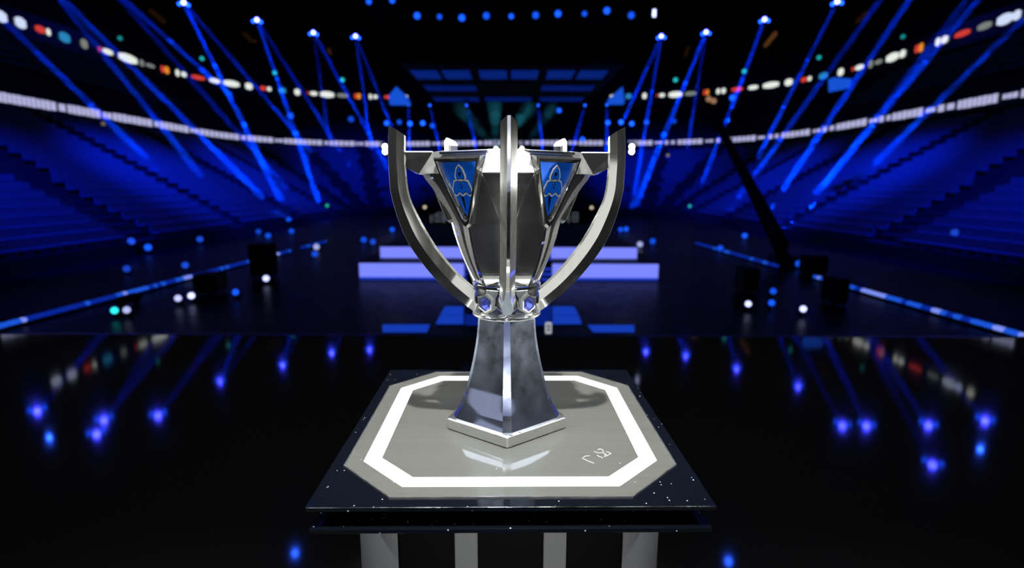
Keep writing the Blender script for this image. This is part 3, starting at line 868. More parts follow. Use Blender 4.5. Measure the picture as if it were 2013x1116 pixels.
fixture(2080, -30, [(1660, 380, .9, 0.75)], 'spotlight beyond the right edge throwing a soft beam over the right seats', G, z=11.0, power=0.6)
fixture(1760, -42, [(1425, 425, .7, 0.75)], 'spotlight above the picture whose beam falls behind the crane', G, z=11.0, power=0.6)
fixture(1990, -120, [(1580, 420, .6, 0.75)], 'spotlight beyond the top right corner with a faint beam on the right seats', G, z=11.0, power=0.6)
# short beams under the stage roof
def low_fix(px, py, y, ends, label, power=0.5):
    P = at_y(px, py, y)
    d = view_ray(px, py)
    fixture(px, py, ends, label, 'small spotlights under the stage roof', z=P.z, lens=LENS_BD, side=False, power=power, lens_r=0.10)
low_fix(803, 206, 50, [(806, 330, 1, .6)], 'small blue spotlight under the left tip of the stage roof')
low_fix(1193, 206, 50, [(1193, 330, 1, .6)], 'small blue spotlight under the right tip of the stage roof')
low_fix(845, 207, 50, [(872, 330, .8, .6)], 'small blue spotlight just inside the left tip of the stage roof')
low_fix(917, 207, 50, [(945, 330, 1, .6)], 'small blue spotlight left of the tallest trophy handle')
low_fix(1058, 207, 50, [(1070, 330, 1, .6)], 'small blue spotlight above the rear right trophy handle')
low_fix(1150, 207, 50, [(1115, 330, .8, .6)], 'small blue spotlight just inside the right tip of the stage roof')

fixture(975, 292, [(905, 214, .5, 5.0), (972, 206, .6, 5.0), (1040, 214, .5, 5.0)], 'bright white upturned spotlight glimpsed left of the tallest trophy handle', 'upturned spotlights behind the trophy', z=at_y(975, 292, 44).z, power=0.06, col=(0.05, 0.55, 0.75), beam_label='teal shaft of light in the haze', lens=emit('lens_green_white', (0.75, 1.0, 0.9), 5.0), side=False, lens_r=0.13)
fixture(1026, 292, [(1085, 214, .35, 4.0)], 'bright white upturned spotlight glimpsed right of the tallest trophy handle', 'upturned spotlights behind the trophy', z=at_y(1026, 292, 44).z, power=0.06, col=(0.05, 0.45, 0.75), beam_label='teal shaft of light in the haze', lens=emit('lens_cold_white', (0.9, 0.95, 1.0), 5.0), side=False, lens_r=0.13)
# lamps seen only mirrored in the black floor: they hang above the picture
def mirror_fix(px, py, z, label):
    d = view_ray(px, py); t = -CAM_Z / d.z; hit = CAM + d * t
    u = Vector((d.x, d.y, -d.z)); P = hit + u * ((z - hit.z) / u.z)
    t_ = empty('blue_spotlight', P, label, 'spotlight', 'blue spotlights high over the stage')
    q = (CAM - P).normalized().to_track_quat('Z', 'Y').to_matrix().to_4x4()
    h = MB(); h.lathe([(0.10, -0.40), (0.16, -0.34), (0.19, -0.02), (0.185, -0.01)], 16, mtx=q); h.build('head', TRUSS_BLACK, t_)
    l = MB(); l.lathe([(0.16, -0.01), (0.16, 0.0), (0.01, 0.04)], 16, mtx=q); l.build('lens', LENS_MIR, t_)
LENS_MIR = emit('lens_deep_blue', (0.02, 0.10, 1.0), 60)
for px, py, l in [(97, 860, 'blue spotlight over the stage mirrored farthest left in the floor'), (580, 1087, 'blue spotlight over the stage mirrored beside the pedestal at bottom left'),
                  (1927, 883, 'blue spotlight over the stage mirrored farthest right in the floor'), (1432, 1103, 'blue spotlight over the stage mirrored beside the pedestal at bottom right')]:
    mirror_fix(px, py, 15.5, l)

# ---- small lamps seen as points
LAMP = {'blue': emit('lamp_blue', (0.008, 0.10, 1.0), 1), 'pale': emit('lamp_pale', (0.5, 0.55, 1.0), 1), 'cyan': emit('lamp_cyan', (0.02, 0.55, 0.60), 1), 'green': emit('lamp_green', (0.02, 0.6, 0.3), 1),
        'warm': emit('lamp_warm', (1.0, 0.8, 0.55), 1), 'white': emit('lamp_white', (1, 1, 1), 1), 'dim': emit('lamp_dim_blue', (0.01, 0.06, 0.6), 1)}
_lm = {}
def lampmat(c, s):
    k = (c, round(s, 1))
    if k not in _lm:
        col = LAMP[c].node_tree.nodes['Emission'].inputs[0].default_value[:3]
        _lm[k] = emit(f'lamp_{c}_{len(_lm)}', col, s)
    return _lm[k]
def small_lamp(name, P, r, c, s, label, cat='lamp', group=None, stand=None):
    t = empty(name, P, label, cat, group)
    q = (CAM - P).normalized().to_track_quat('Z', 'Y').to_matrix().to_4x4()
    h = MB(); h.lathe([(r * 0.7, -r * 1.6), (r * 1.1, -r * 1.3), (r * 1.15, -0.01)], 14, mtx=q)
    if stand is not None: h.box(-0.03, 0.03, 0.07, 0.13, stand - P.z, 0)
    h.build('housing', TRUSS_BLACK, t)
    l = MB(); l.lathe([(r, -0.015), (r, 0.0), (r * 0.6, r * 0.25), (0.005, r * 0.32)], 14, mtx=q); l.build('lens', lampmat(c, s), t)
    return t
# row of ten over the roof screens
rowx = [(820, 31), (864, 33), (908, 35), (956, 31), (1005, 32), (1053, 30), (1097, 27), (1149, 27), (1193, 21), (1241, 30)]
TOPZ = 13.5
for i, (x, y) in enumerate(rowx):
    small_lamp('ceiling_spotlight', at_y(x, y, 40.6), 0.22 if i % 3 != 1 else 0.17, 'blue', 1.6 if i % 2 == 0 else 1.1, f'{ORD[i]} from the left of the row of blue lamps over the roof screens', 'lamp', 'blue lamps over the roof screens')
wl = small_lamp('ceiling_spotlight', at_y(1286, 26, 40.6), 0.12, 'pale', 6, 'tall bluish white lamp closing the right end of the blue row', 'lamp', 'blue lamps over the roof screens')
wl2 = MB(); wl2.bbox(-0.11, 0.11, -0.06, 0.02, -0.25, 0.25, 0.02); wl2.build('tall_lens', lampmat('pale', 3.0), wl)
for x, y, l in [(725, 3, 'pale blue lamp at the top edge left of the blue row'), (771, 1, 'blue lamp at the top edge nearest the blue row')]:
    small_lamp('ceiling_spotlight', at_y(x, y, 40.6), 0.18, 'blue', 1.6, l)
tb = MB()
yb = 40.9
for dz in (0, 0.5):
    for dy in (0, 0.5):
        tb.tube((-12, yb + dy, 14.0 + dz + 0.9), (12, yb + dy, 14.0 + dz + 0.9), 0.03)
for i in range(41):
    x = -12 + 0.6 * i
    tb.tube((x, yb, 14.9), (x + 0.3, yb, 15.4), 0.015, n=5); tb.tube((x + 0.3, yb, 15.4), (x + 0.6, yb, 14.9), 0.015, n=5)
tag(tb.build('hanging_truss', TRUSS_BLACK), 'dark lighting truss carrying the blue lamps over the roof screens', 'truss')
# cyan lamps below the roof
cy = [(236, 75, .5), (397, 115, .9), (540, 143, 1.2), (673, 157, 1.3), (1328, 157, 1.2), (1463, 140, 1.2), (1610, 113, .8), (1775, 72, .5)]
for i, (x, y, s) in enumerate(cy):
    small_lamp('ceiling_spotlight', at_y(x, y, 36.0), 0.13, 'cyan', s * 0.9, f'{ORD[i]} from the left of the row of small cyan lamps above the logos', 'lamp', 'cyan lamps above the upper ribbon')
# blue lamps at the height of the stage
mid = [(760, 242, 1.0, 'blue lamp left of the left trophy handle tip'), (785, 240, .4, 'faint blue lamp just right of the left trophy handle tip'), (806, 243, 1.2, 'bright blue lamp under the left roof tip'), (831, 242, 1.2, 'blue lamp second inwards from the left roof tip'), (850, 247, .5, 'small dim blue lamp nearest the trophy on the left'),
       (690, 234, .3, 'faint blue lamp under the orange logo on the left'), (571, 227, .5, 'blue lamp in the beam under the left ribbon logos'), (1195, 241, 1.0, 'blue lamp left of the right trophy handle tip'), (1221, 240, 1.3, 'bright blue lamp over the right trophy handle tip'), (1242, 243, 1.1, 'blue lamp right of the right trophy handle tip'), (1271, 240, .6, 'blue lamp second out from the right trophy handle tip'), (1325, 238, .3, 'faint blue lamp farther right under the ribbon logos'),
       (1099, 217, .8, 'lone blue lamp below the right half of the roof screens'), (1145, 274, .9, 'pale blue lamp above the rear right trophy handle'), (1392, 213, 1.2, 'blue lamp under the crane head'), (1440, 192, .8, 'blue lamp under the red logo on the right')]
for x, y, s, l in mid:
    small_lamp('hanging_spotlight', at_y(x, y, 47.0 if x > 700 and x < 1330 else 38.0), 0.19, 'blue', 2.2 * s, l, 'lamp')
for x, side in ((757, 'left'), (1242, 'right')):
    P = at_y(x, 293, 40.0)
    t = empty('hanging_blinder', P, f'pair of white blinder lamps stacked beside the {side} trophy handle', 'lamp', 'white blinder pairs')
    h = MB(); h.bbox(-0.28, 0.28, 0.03, 0.3, -0.5, 0.5, 0.03); h.build('housing', TRUSS_BLACK, t)
    for dz in (-0.17, 0.17):
        l = MB(); l.lathe([(0.15, -0.02), (0.15, 0), (0.01, 0.05)], 16, mtx=Matrix.Translation((0, 0, dz)) @ Matrix.Rotation(PI / 2, 4, 'X')); l.build('lens', lampmat('white', 9), t)
for x, y, c, s, yy, l in [(643, 404, 'green', .9, 36, 'small green lamp in front of the left stand'), (1356, 405, 'cyan', .9, 36, 'small cyan lamp in front of the right stand'), (835, 407, 'warm', .9, 36, 'warm white lamp left of the cup'), (1163, 408, 'warm', .9, 36, 'warm white lamp right of the cup'), (1313, 305, 'warm', .25, 40, 'dim warm lamp under the lower ribbon on the right'), (203, 243, 'warm', .15, 30, 'dim brownish lamp under the left end of the lower ribbon')]:
    small_lamp('hanging_spotlight', at_y(x, y, yy), 0.10, c, s, l)
fl_l = [(225, 610, 'cyan', 2.2, 'cyan white floor lamp at the left corner of the main floor'), (249, 609, 'pale', 1.0, 'lavender floor lamp beside the cyan one'), (350, 586, 'pale', 1.3, 'lavender floor lamp left of its brighter twin'), (376, 581, 'pale', 2.2, 'bright lavender floor lamp near the dark monitor on the left'), (463, 574, 'blue', 1.2, 'blue floor lamp alone on the dark left floor'),
        (523, 547, 'pale', 2.0, 'white floor lamp beside the tall dark case on the left'), (291, 486, 'blue', 1.2, 'double blue lamp at the foot of the left stand'), (258, 474, 'dim', 1.5, 'dim blue lamp just above the double one'), (249, 528, 'dim', .9, 'dim blue lamp behind the left light strip'), (364, 521, 'dim', 1.2, 'dim blue lamp behind the middle of the left strip'),
        (622, 485, 'pale', .8, 'pale blue lamp at the far end of the left strip'), (619, 499, 'blue', .8, 'blue lamp just below the far end of the left strip'), (508, 455, 'blue', .6, 'blue lamp at the foot of the left stand under the beams'), (527, 463, 'blue', .8, 'second blue lamp under the beams at left'), (567, 431, 'blue', .9, 'blue lamp where the brightest left beams meet'), (573, 454, 'blue', .8, 'blue lamp below the meeting of the left beams'),
        (715, 471, 'blue', .8, 'blue floor lamp left of the lit steps'), (733, 475, 'dim', 1.2, 'dim blue floor lamp close left of the lit steps'), (771, 451, 'blue', 1.0, 'blue floor lamp behind the left end of the steps'), (829, 447, 'blue', 1.1, 'blue floor lamp inside the left trophy handle'), (393, 470, 'dim', 1.2, 'dim blue lamp on the dark front of the left stand'),
        (1220, 451, 'blue', 1.0, 'blue floor lamp behind the right end of the steps'), (1231, 450, 'blue', 1.2, 'blue floor lamp where the right beam lands'), (1258, 480, 'pale', .8, 'pale floor lamp right of the lit steps'), (1283, 474, 'blue', .8, 'blue floor lamp farther right of the lit steps'), (1464, 463, 'blue', 1.2, 'blue lamp left of the crane foot'), (1570, 518, 'blue', .9, 'blue lamp right of the crane foot'),
        (1520, 572, 'blue', .9, 'blue floor lamp under the crane'), (1517, 595, 'blue', 1.2, 'brighter blue floor lamp under the crane'), (1471, 597, 'pale', 2.2, 'white floor lamp on the dark right floor'), (1579, 607, 'pale', 2.2, 'white floor lamp nearest the right corner of the stage'), (1416, 488, 'blue', .9, 'blue lamp on the far part of the right strip'), (1877, 457, 'dim', 1.0, 'dim blue lamp on the right stand')]
for x, y, c, s, l in fl_l:
    P = at_z(x, y, FLOOR_Z + 0.16)
    if offset_of(P.x, P.y) > 2.8 or P.y > 46:
        P = surf_hit(x, y); P = P - view_ray(x, y).normalized() * 0.5
    dist = (P - CAM).length
    small_lamp('floor_lamp', P, min(0.13, 0.0050 * dist), c, s, l, 'lamp', None, stand=(FLOOR_Z if offset_of(P.x, P.y) < 3 else P.z - 0.3))

# amber strips at the roof
AMB = [emit(f'amber_{i}', (0.55, 0.22, 0.06), s) for i, s in enumerate((0.05, 0.14, 0.02))]
for x0, y0, x1, y1, m, l in [(501, 84, 531, 130, 1, 'amber roof strip crossing the second left beam'), (646, 98, 664, 140, 0, 'amber roof strip beside the third left spotlight'), (1524, 66, 1478, 122, 1, 'brightest amber roof strip below the right spotlight'), (1353, 94, 1340, 128, 2, 'faint amber roof strip near the inner right beams'),
                              (1664, 66, 1632, 98, 2, 'faint amber roof strip below the rightmost spotlight'), (1703, 26, 1686, 42, 2, 'faint amber roof strip at the upper right'), (297, 22, 322, 42, 2, 'faint amber roof strip at the upper left'), (480, 66, 494, 80, 2, 'faint amber roof strip left of the second spotlight')]:
    a, b_ = at_z(x0, y0, 17.0), at_z(x1, y1, 17.0)
    q = MB(); q.tube(a - a, b_ - a, 0.22, n=10)
    o = q.build('hanging_strip_light', AMB[m]); o.location = a
    tag(o, l, 'light', 'amber strips under the roof')

# ================================================================== STAGE ROOF WITH SCREENS
ROOF_Z = 9.6
roof = empty('hanging_screen_roof', (0, 46, ROOF_Z), 'dark stage roof hung with three rows of dim blue screens', 'roof')
E_ROOF = emit('roof_screen_blue', (0.004, 0.035, 0.40), 0.42); E_ROOF2 = emit('roof_screen_deep_blue', (0.003, 0.025, 0.32), 0.36)
ro = Vector((0, 46, ROOF_Z))
m = MB(); m.box(-7.6, 7.6, -7.2, 7.0, 0.06, 0.5); m.build('roof_deck', TRUSS_BLACK, roof)
def roof_seg(x0, x1, y0, y1, mt):
    P = [at_z(x0, y0, ROOF_Z), at_z(x1, y0, ROOF_Z)]; Q = [at_z(x0, y1, ROOF_Z), at_z(x1, y1, ROOF_Z)]
    ya, yb_ = (P[0].y + P[1].y) / 2, (Q[0].y + Q[1].y) / 2
    k = MB(); k.bbox(P[0].x, P[1].x, ya - ro.y, yb_ - ro.y, 0.0, 0.06, 0.01)
    k.build('roof_screen', mt, roof)
for x0, x1 in [(806, 858), (868, 922), (941, 996), (1005, 1059), (1078, 1131), (1141, 1196)]: roof_seg(x0, x1, 140, 155.5, E_ROOF)
for x0, x1 in [(832, 934), (1066, 1170)]: roof_seg(x0, x1, 169.5, 179, E_ROOF2)
for x0, x1 in [(850, 940), (953, 1045), (1060, 1150)]: roof_seg(x0, x1, 192.5, 199.5, E_ROOF2)
for x in (-7, 7):
    for y in (-6, 6):
        m = MB(); m.tube((x, y, 0.5), (x, y, 26.5 - ROOF_Z), 0.03, n=6); m.build('hang_cable', TRUSS_BLACK, roof)
E_CORNER = emit('lit_block_blue_glow', (0.01, 0.11, 0.85), 0.75)  # blue light falling on truss and speaker blocks, put in as emission
for poly, l in (([(779, 170), (764, 188), (766, 205), (806, 205), (800, 190)], 'blue lit truss block with its light put in as glow at the left corner of the stage roof'), ([(1224, 170), (1228, 200), (1226, 204), (1195, 204), (1197, 194)], 'blue lit truss block with its light put in as glow at the right corner of the stage roof'),
                ([(1640, 152), (1674, 155), (1671, 172), (1641, 178)], 'blue lit speaker box with its light put in as glow by the right ribbon logos')):
    yy = 48.0 if poly[0][0] < 1500 else 27.0
    q = MB(); base = at_y(*poly[0], yy)
    f = [at_y(x, y, yy) - base for x, y in poly]
    q.loft([f, [p + Vector((0, 0.5, 0)) for p in f]], cap=True)
    o = q.build('hanging_lit_block', E_CORNER); o.location = base
    tag(o, l, 'screen')

# ================================================================== MAIN FLOOR: lit steps, panels, strips, cases, crane
E_STEP = emit('step_led_lavender', (0.20, 0.24, 1.0), 1.05); E_STEP_D = emit('step_led_blue', (0.02, 0.07, 0.85), 0.6)
E_PANEL = emit('floor_panel_blue', (0.012, 0.07, 0.72), 0.62)
sy = at_z(1000, 550, FLOOR_Z).y
steps = empty('stage_steps', (0, sy, FLOOR_Z), 'wide lit stage steps glowing lavender behind the trophy', 'steps')
def at_plane(px, py, y): p = at_y(px, py, y); return p
b0, b1 = at_plane(707, 550, sy), at_plane(1295, 518, sy)
u0, u1 = at_plane(748, 515, sy + 0.7), at_plane(1253, 487, sy + 0.7)
h1 = b1.z - FLOOR_Z + 0.02; h2 = u1.z - FLOOR_Z
MB().box(b0.x, b1.x, 0.05, 8.0, 0, h1).build('lower_deck', BLACK, steps)
MB().box(u0.x, u1.x, 0.75, 8.0, h1, h2 + 0.03).build('upper_deck', BLACK, steps)
sx0, sx1 = at_plane(912, 520, sy).x, at_plane(1086, 520, sy).x
for xa, xb in ((b0.x, sx0), (sx1, b1.x)):
    m = MB(); m.bbox(xa, xb, 0.0, 0.05, 0.02, h1 - 0.04, 0.008); m.build('lit_riser', E_STEP, steps)
    m = MB(); m.box(xa, xb, -0.005, 0.05, 0.0, 0.02); m.box(xa, xb, -0.005, 0.05, 0.02, 0.07); m.build('riser_edge', E_STEP_D, steps)
for xa, xb in ((u0.x, sx0), (sx1, u1.x)):
    m = MB(); m.bbox(xa, xb, 0.70, 0.75, h1 + 0.02, h2, 0.008); m.build('lit_riser', E_STEP, steps)
n_s = 7
for i in range(n_s):
    z0 = (h2) * i / n_s; z1 = h2 * (i + 1) / n_s; y0 = -0.3 + 0.17 * i
    MB().box(sx0 + 0.01, sx1 - 0.01, y0, 0.9, z0, z1).build('stair_tread', BLACK, steps)
    MB().box(sx1 - 0.32, sx1 - 0.03, y0 - 0.01, y0, z0 + 0.035, z1 - 0.02).build('stair_light', E_STEP_D, steps)
    MB().box(sx0 + 0.03, sx0 + 0.10, y0 - 0.01, y0, z0 + 0.035, z1 - 0.02).build('stair_light', E_STEP_D, steps)
def floor_panel(q, l, mt=E_PANEL):
    P = [at_z(x, y, FLOOR_Z + 0.02) for x, y in q]
    m = MB(); base = P[0].copy(); base.z = FLOOR_Z
    m.loft([[p - base + Vector((0, 0, -p.z + FLOOR_Z + 0.001)) for p in P], [p - base for p in P]], cap=True)
    o = m.build('floor_light_panel', mt); o.location = base
    tag(o, l, 'light', 'blue light panels on the main floor')
floor_panel([(866, 617), (911, 617), (911, 602), (875, 602)], 'upper blue floor panel left of the trophy stem')
floor_panel([(857, 635), (911, 635), (911, 619.5), (865, 619.5)], 'lower blue floor panel left of the trophy stem')
floor_panel([(1086, 617), (1137, 617), (1128, 602), (1086, 602)], 'upper blue floor panel right of the trophy stem')
floor_panel([(1086, 635), (1143, 635), (1138, 619.5), (1086, 619.5)], 'lower blue floor panel right of the trophy stem')
E_PANEL2 = emit('floor_panel_deep_blue', (0.004, 0.03, 0.40), 0.5)
floor_panel([(1049, 637), (1083, 637), (1083, 600), (1053, 600)], 'deep blue floor panel touching the right side of the stem', E_PANEL2)
floor_panel([(914, 637), (948, 637), (948, 618), (914, 618)], 'deep blue floor panel touching the left side of the stem', E_PANEL2)
floor_panel([(752, 651), (839, 651), (845, 637.5), (752, 637.5)], 'long blue floor panel at the stage edge left of the stem')
floor_panel([(1166, 651), (1247, 651), (1247, 638.5), (1156, 638.5)], 'long blue floor panel at the stage edge right of the stem')
P = at_z(1078, 655, FLOOR_Z)
wc = MB(); wc.bbox(-0.055, 0.055, -0.02, 0.02, 0.0, 0.20, 0.008)
for dz in (0.045, 0.115): wc.box(-0.028, 0.028, -0.0215, -0.0195, dz, dz + 0.045, mi=1)
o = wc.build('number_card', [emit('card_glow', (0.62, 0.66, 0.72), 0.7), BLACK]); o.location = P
tag(o, 'small white card with an 8 standing right of the stem', 'card')

# light strips along both sides of the floor
BEADS = [emit(f'strip_bead_{i}', c, s) for i, (c, s) in enumerate((((0.006, 0.05, 0.80), 0.40), ((0.015, 0.13, 1.0), 0.70), ((0.22, 0.30, 1.0), 0.95), ((0.45, 0.50, 1.0), 1.1)))]
def led_strip(a, b_, gaps, hot, l):
    A, B = at_z(*a, FLOOR_Z + 0.05), at_z(*b_, FLOOR_Z + 0.05)
    t = empty('light_strip', (A.x, A.y, FLOOR_Z), l, 'light strip', 'light strips along the main floor')
    base = Vector((A.x, A.y, FLOOR_Z)); d = (B - A); L = d.length; d = d / L; nn = Vector((-d.y, d.x, 0))
    q = d.to_track_quat('X', 'Z').to_matrix().to_4x4()
    rnd = random.Random(a[0] + 5)
    cuts = [0.0]
    for g0, g1 in gaps: cuts += [g0, g1]
    cuts.append(1.0)
    for k in range(0, len(cuts), 2):
        s0, s1 = cuts[k] * L, cuts[k + 1] * L
        mt = q.copy(); mt.translation = d * s0
        tray = MB(); tray.box(0, s1 - s0, -0.08, 0.08, 0, 0.045, mtx=mt); tray.build('tray', TRUSS_BLACK, t)
        s = s0; m = MB()
        while s < s1 - 0.05:
            ln = rnd.uniform(0.10, 0.28); ln = min(ln, s1 - s)
            f = (s + ln / 2) / L
            h = max([0] + [1 - abs(f - c) / wd for c, wd in hot])
            v = h * 0.8 + rnd.uniform(-0.45, 0.40)
            mi = 3 if v > 1.0 else 2 if v > 0.65 else 1 if v > 0.2 else 0
            mt = q.copy(); mt.translation = d * s
            m.bbox(0.0, ln - 0.02, -0.055, 0.055, 0.046, 0.125, 0.016, mi=mi, mtx=mt)
            s += ln
        m.build('diode_row', BEADS, t)
led_strip((-30, 652), (640, 476), [(0.585, 0.63), (0.735, 0.775)] if False else [(0.62, 0.635), (0.775, 0.835)], [(0.22, 0.06), (0.02, 0.05), (0.36, 0.05), (0.70, .03)], 'blue light strip running along the left side of the floor')
led_strip((2030, 668), (1368, 479), [(0.41, 0.54)], [(0.25, 0.08), (0.03, 0.05), (0.38, 0.05), (0.13, .05)], 'blue light strip running along the right side of the floor')

# dark equipment silhouettes beside the strips
def case(px0, px1, py_top, py_bot, l, cat='equipment case', dz=None):
    A, B = at_z(px0, py_bot, FLOOR_Z), at_z(px1, py_bot, FLOOR_Z)
    y = A.y; H = at_y((px0 + px1) / 2, py_top, y).z - FLOOR_Z; wd = (B.x - A.x)
    t = empty('equipment_case', ((A.x + B.x) / 2, y + 0.3, FLOOR_Z), l, cat, 'dark cases beside the light strips')
    m = MB(); m.bbox(-wd / 2, wd / 2, -0.3, 0.3, 0.06, H, 0.03); m.build('body', BLACK, t)
    m = MB(); m.box(-wd / 2 - 0.005, wd / 2 + 0.005, -0.305, 0.305, H * 0.55, H * 0.55 + 0.04); m.build('edge_band', TRUSS_BLACK, t)
    for sx in (-1, 1):
        for sy_ in (-1, 1):
            m = MB(); m.tube((sx * (wd / 2 - 0.08) - 0.02, sy_ * 0.22, 0.03), (sx * (wd / 2 - 0.08) + 0.02, sy_ * 0.22, 0.03), 0.03, n=10); m.build('caster', BLACK, t)
case(491, 531, 480, 549, 'tall black case interrupting the left light strip')
case(380, 425, 540, 580, 'low black case in front of the left light strip')
case(225, 245, 585, 606, 'small black monitor behind the two left corner floor lamps')
case(1462, 1492, 528, 578, 'upright black case left of the crane foot')
case(1640, 1668, 548, 602, 'upright black case interrupting the right light strip')
# camera crane
KY = 24.0
Hd, Ft = at_y(1393, 206, KY + 1), at_y(1540, 492, KY - 6)
base = at_z(1545, 575, FLOOR_Z)
kp = Vector((Ft.x, Ft.y, FLOOR_Z))
cr_t = empty('camera_crane', kp, 'long black camera crane arm reaching up over the right stand', 'camera crane')
fa = Hd - kp; ff = Ft - kp
m = MB()
dd = (fa - ff).normalized(); sd = dd.cross(Vector((0, 0, 1))).normalized()
for s1, s2 in ((-1, -1), (1, -1), (1, 1), (-1, 1)):
    off = sd * 0.11 * s1 + Vector((0, 0, 0.11 * s2)); m.tube(ff + off * 1.6, fa + off * 0.5, 0.05, 0.03, n=8)
for i in range(26):
    p = ff.lerp(fa, i / 26); q = ff.lerp(fa, (i + 1) / 26)
    for s in (-1, 1): m.tube(p + sd * 0.13 * s - Vector((0, 0, .12)), q + sd * 0.13 * s + Vector((0, 0, .12)), 0.035, n=5)
m.add([ff - sd * .17 + Vector((0, 0, -.15)), ff + sd * .17 + Vector((0, 0, -.15)), ff + sd * .17 + Vector((0, 0, .15)), ff - sd * .17 + Vector((0, 0, .15)),
       fa - sd * .05 + Vector((0, 0, -.05)), fa + sd * .05 + Vector((0, 0, -.05)), fa + sd * .05 + Vector((0, 0, .05)), fa - sd * .05 + Vector((0, 0, .05))], [(0, 1, 5, 4), (1, 2, 6, 5), (2, 3, 7, 6), (3, 0, 4, 7), (0, 3, 2, 1), (4, 5, 6, 7)])
m.build('arm', BLACK, cr_t)
m = MB(); m.bbox(fa.x - 0.2, fa.x + 0.2, fa.y - 0.25, fa.y + 0.25, fa.z - 0.25, fa.z + 0.1, 0.03); m.tube((fa.x, fa.y - 0.5, fa.z - 0.1), (fa.x, fa.y - 0.2, fa.z - 0.1), 0.1, n=14); m.build('camera_head', BLACK, cr_t)
m = MB()
for dx in (-0.11, 0.11): m.tube((fa.x + dx, fa.y - 0.3, fa.z + 0.16 - dx * .4), (fa.x + dx, fa.y - 0.26, fa.z + 0.16 - dx * .4), 0.12, n=12)
o = m.build('work_lamp', emit('crane_lamp', (0.8, 0.42, 0.24), 0.40), cr_t); o['label'] = 'orange lamp pair'
m = MB(); m.bbox(-0.35, 0.35, -0.35, 0.35, 0.0, 0.35, 0.05); m.tube((0, 0, 0.35), (0, 0, ff.z), 0.16, 0.12); m.build('pedestal_base', BLACK, cr_t)
m = MB(); tail = ff - dd * 2.2; m.tube(ff, tail, 0.13, 0.13); m.bbox(tail.x - 0.3, tail.x + 0.3, tail.y - 0.3, tail.y + 0.3, max(0.02, tail.z - 0.3), max(0.02, tail.z - 0.3) + 0.55, 0.04); m.build('counterweight', BLACK, cr_t)
# dim sign panels behind the steps
E_SIGN = emit('sign_glow', (0.30, 0.36, 0.46), 0.22)
for x0, strokes, l in ((846, [(0, 8, 1), (8, 14, 2), (14, 25, 3), (26, 33, 0)], 'dim blurred white sign inside the left trophy handle'), (1116, [(0, 5, 0), (9, 20, 3)], 'dim blurred white sign inside the right trophy handle')):
    base = at_y(x0, 434, 34.0); t = empty('hanging_sign', base, l, 'sign', 'dim signs behind the steps')
    sc_ = (at_y(x0 + 1, 434, 34.0) - base).length
    m = MB(); m.box(-0.2, 1.3, 0.02, 0.08, -0.25, 0.75); m.build('panel', BLACK, t)
    m = MB()
    for a0, a1, k in strokes:
        a0 *= sc_; a1 *= sc_
        th = 0.06
        if k in (0, 1): m.box(a0, a0 + 0.1, -0.01, 0.02, -0.1, 0.35)
        if k == 2: m.box(a0, a1, -0.01, 0.02, 0.35, 0.42); m.box(a0, a1, -0.01, 0.02, -0.05, 0.02); m.box(a0, a0 + th, -0.01, 0.02, 0.02, 0.35)
        if k == 3:
            for z0 in (-0.05, 0.20, 0.45): m.box(a0, a1, -0.01, 0.02, z0, z0 + 0.07)
            m.box(a0, a0 + th, -0.01, 0.02, 0.02, 0.45); m.box(a1 - th, a1, -0.01, 0.02, 0.02, 0.45)
    m.build('lettering', E_SIGN, t)

# ================================================================== LIGHT
def lamp(kind, name, loc, target, energy, col=(1, 1, 1), **kw):
    ld = bpy.data.lights.new(name, kind); ld.energy = energy; ld.color = col
    for k, v in kw.items(): setattr(ld, k, v)
    o = bpy.data.objects.new(name, ld); C.objects.link(o)
    o.location = loc; o.rotation_euler = (Vector(target) - Vector(loc)).to_track_quat('-Z', 'Y').to_euler()
    return o
TT = Vector((TX, TY, 1.25))
# follow spots on the trophy: main one above and in front, others from the sides
lamp('SPOT', 'key_spot', (0.0, -1.3, 8.4), TT, 4600, (1.0, 0.99, 0.95), spot_size=math.radians(9.5), spot_blend=0.5, shadow_soft_size=0.10)
lamp('SPOT', 'side_spot', (-5.5, -0.2, 7.5), TT, 700, (0.97, 0.99, 1.0), spot_size=math.radians(9), spot_blend=0.5, shadow_soft_size=0.16)
lamp('SPOT', 'side_spot', (5.5, -0.2, 7.5), TT, 700, (0.97, 0.99, 1.0), spot_size=math.radians(9), spot_blend=0.5, shadow_soft_size=0.16)
fs_ = lamp('SPOT', 'added_front_fill', (0.0, -9.0, 2.7), (0, 0.9, 1.12), 900, (1, 1, 1), spot_size=math.radians(4.4), spot_blend=1.0, shadow_soft_size=0.12)  # unseen light added to brighten the pedestal legs and enamel
fs_.scale = (1, 2.3, 1)   # stretched into an upright oval
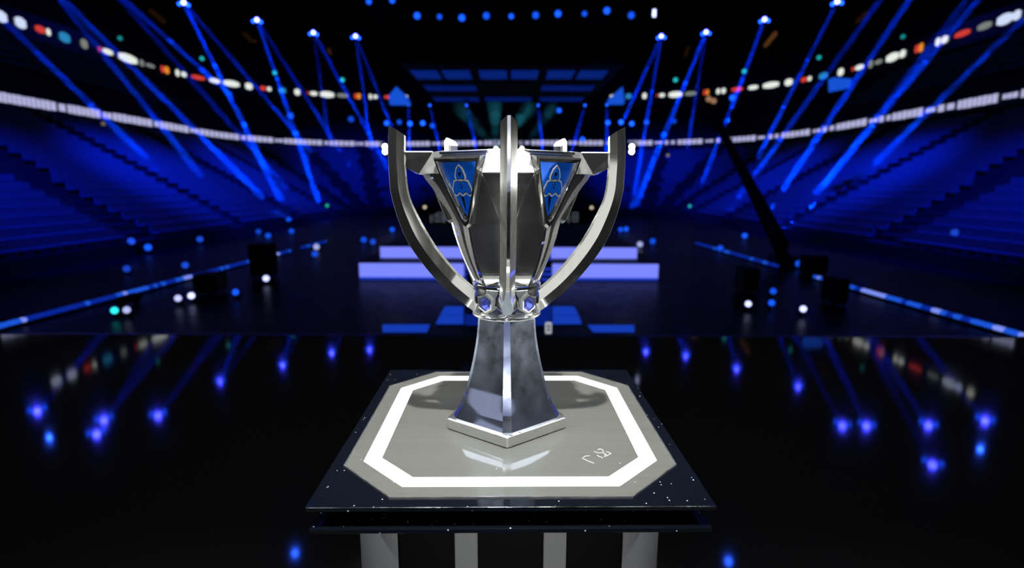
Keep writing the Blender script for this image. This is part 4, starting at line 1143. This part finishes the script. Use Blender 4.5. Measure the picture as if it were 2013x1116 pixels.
# unseen lights added around the trophy for reflections and fill in its silver
for sx in (-1, 1):
    lamp('AREA', 'added_overhead_reflection', (sx * 3.6, 2.2, 6.5), TT, 26, (1.0, 0.99, 0.96), shape='RECTANGLE', size=1.4, size_y=1.2)
    lamp('AREA', 'added_side_reflection', (sx * 4.4, 0.68, 1.6), (TX, TY, 1.4), 0.26, (1.0, 0.93, 0.78), shape='RECTANGLE', size=0.60, size_y=1.6)
    lamp('AREA', 'added_side_streak', (sx * 4.3, 0.70, 1.8), TT, 0.22, (0.80, 0.80, 1.0), shape='RECTANGLE', size=0.05, size_y=0.9)
    lamp('AREA', 'added_side_reflection', (sx * 4.4, -0.56, 1.9), (TX, TY, 1.4), 0.62, (0.80, 0.80, 1.0), shape='RECTANGLE', size=0.36, size_y=1.5)
    lamp('AREA', 'added_front_reflection', (sx * 1.75, -3.0, 0.98), TT, 5.6, (1.0, 0.99, 0.93), shape='RECTANGLE', size=1.4, size_y=1.6)
    lamp('SPOT', 'added_low_side_fill', (sx * 5.2, 3.0, 1.80), TT + Vector((0, 0, 0.12)), 10500, (1.0, 0.99, 0.93), spot_size=math.radians(6.2), spot_blend=0.8, shadow_soft_size=0.08)  # unseen, added to brighten the sides of the bowl
    lamp('AREA', 'added_blue_reflection', (sx * 4.6, -0.8, 4.2), TT, 6.0, (0.07, 0.15, 1.0), shape='RECTANGLE', size=2.4, size_y=2.0)  # unseen, added for blue reflections in the stem
lamp('AREA', 'added_front_streak', (0.0, -2.6, 1.7), TT, 0.9, (0.55, 0.55, 1.0), shape='RECTANGLE', size=0.40, size_y=2.4)  # unseen, added for the lavender line along the front ridge
lamp('AREA', 'added_rear_reflection', (0.0, 5.2, 6.4), TT, 60, (0.96, 0.98, 1.0), shape='RECTANGLE', size=5.0, size_y=1.2)  # unseen, added to whiten the rear handle tips
# blue wash on the seats
for s in (-1, 1):
    for x0, y0, x1, y1, e in ((13, 12, 17.0, 19, 0.9), (12.5, 24, 17.5, 30, 1.25), (11.5, 34, 17.5, 41, 1.0)):
        lamp('SPOT', 'wash_light', (s * x0, y0, 13.0), (s * x1, y1, 1.2), 50e3 * e, (0.0, 0.016, 1.0), spot_size=math.radians(56), spot_blend=1.0, shadow_soft_size=0.4)
    lamp('SPOT', 'wash_light', (s * 9, 42, 13.0), (s * 14, 54, 2.0), 20e3, (0.0, 0.016, 1.0), spot_size=math.radians(60), spot_blend=1.0, shadow_soft_size=0.4)
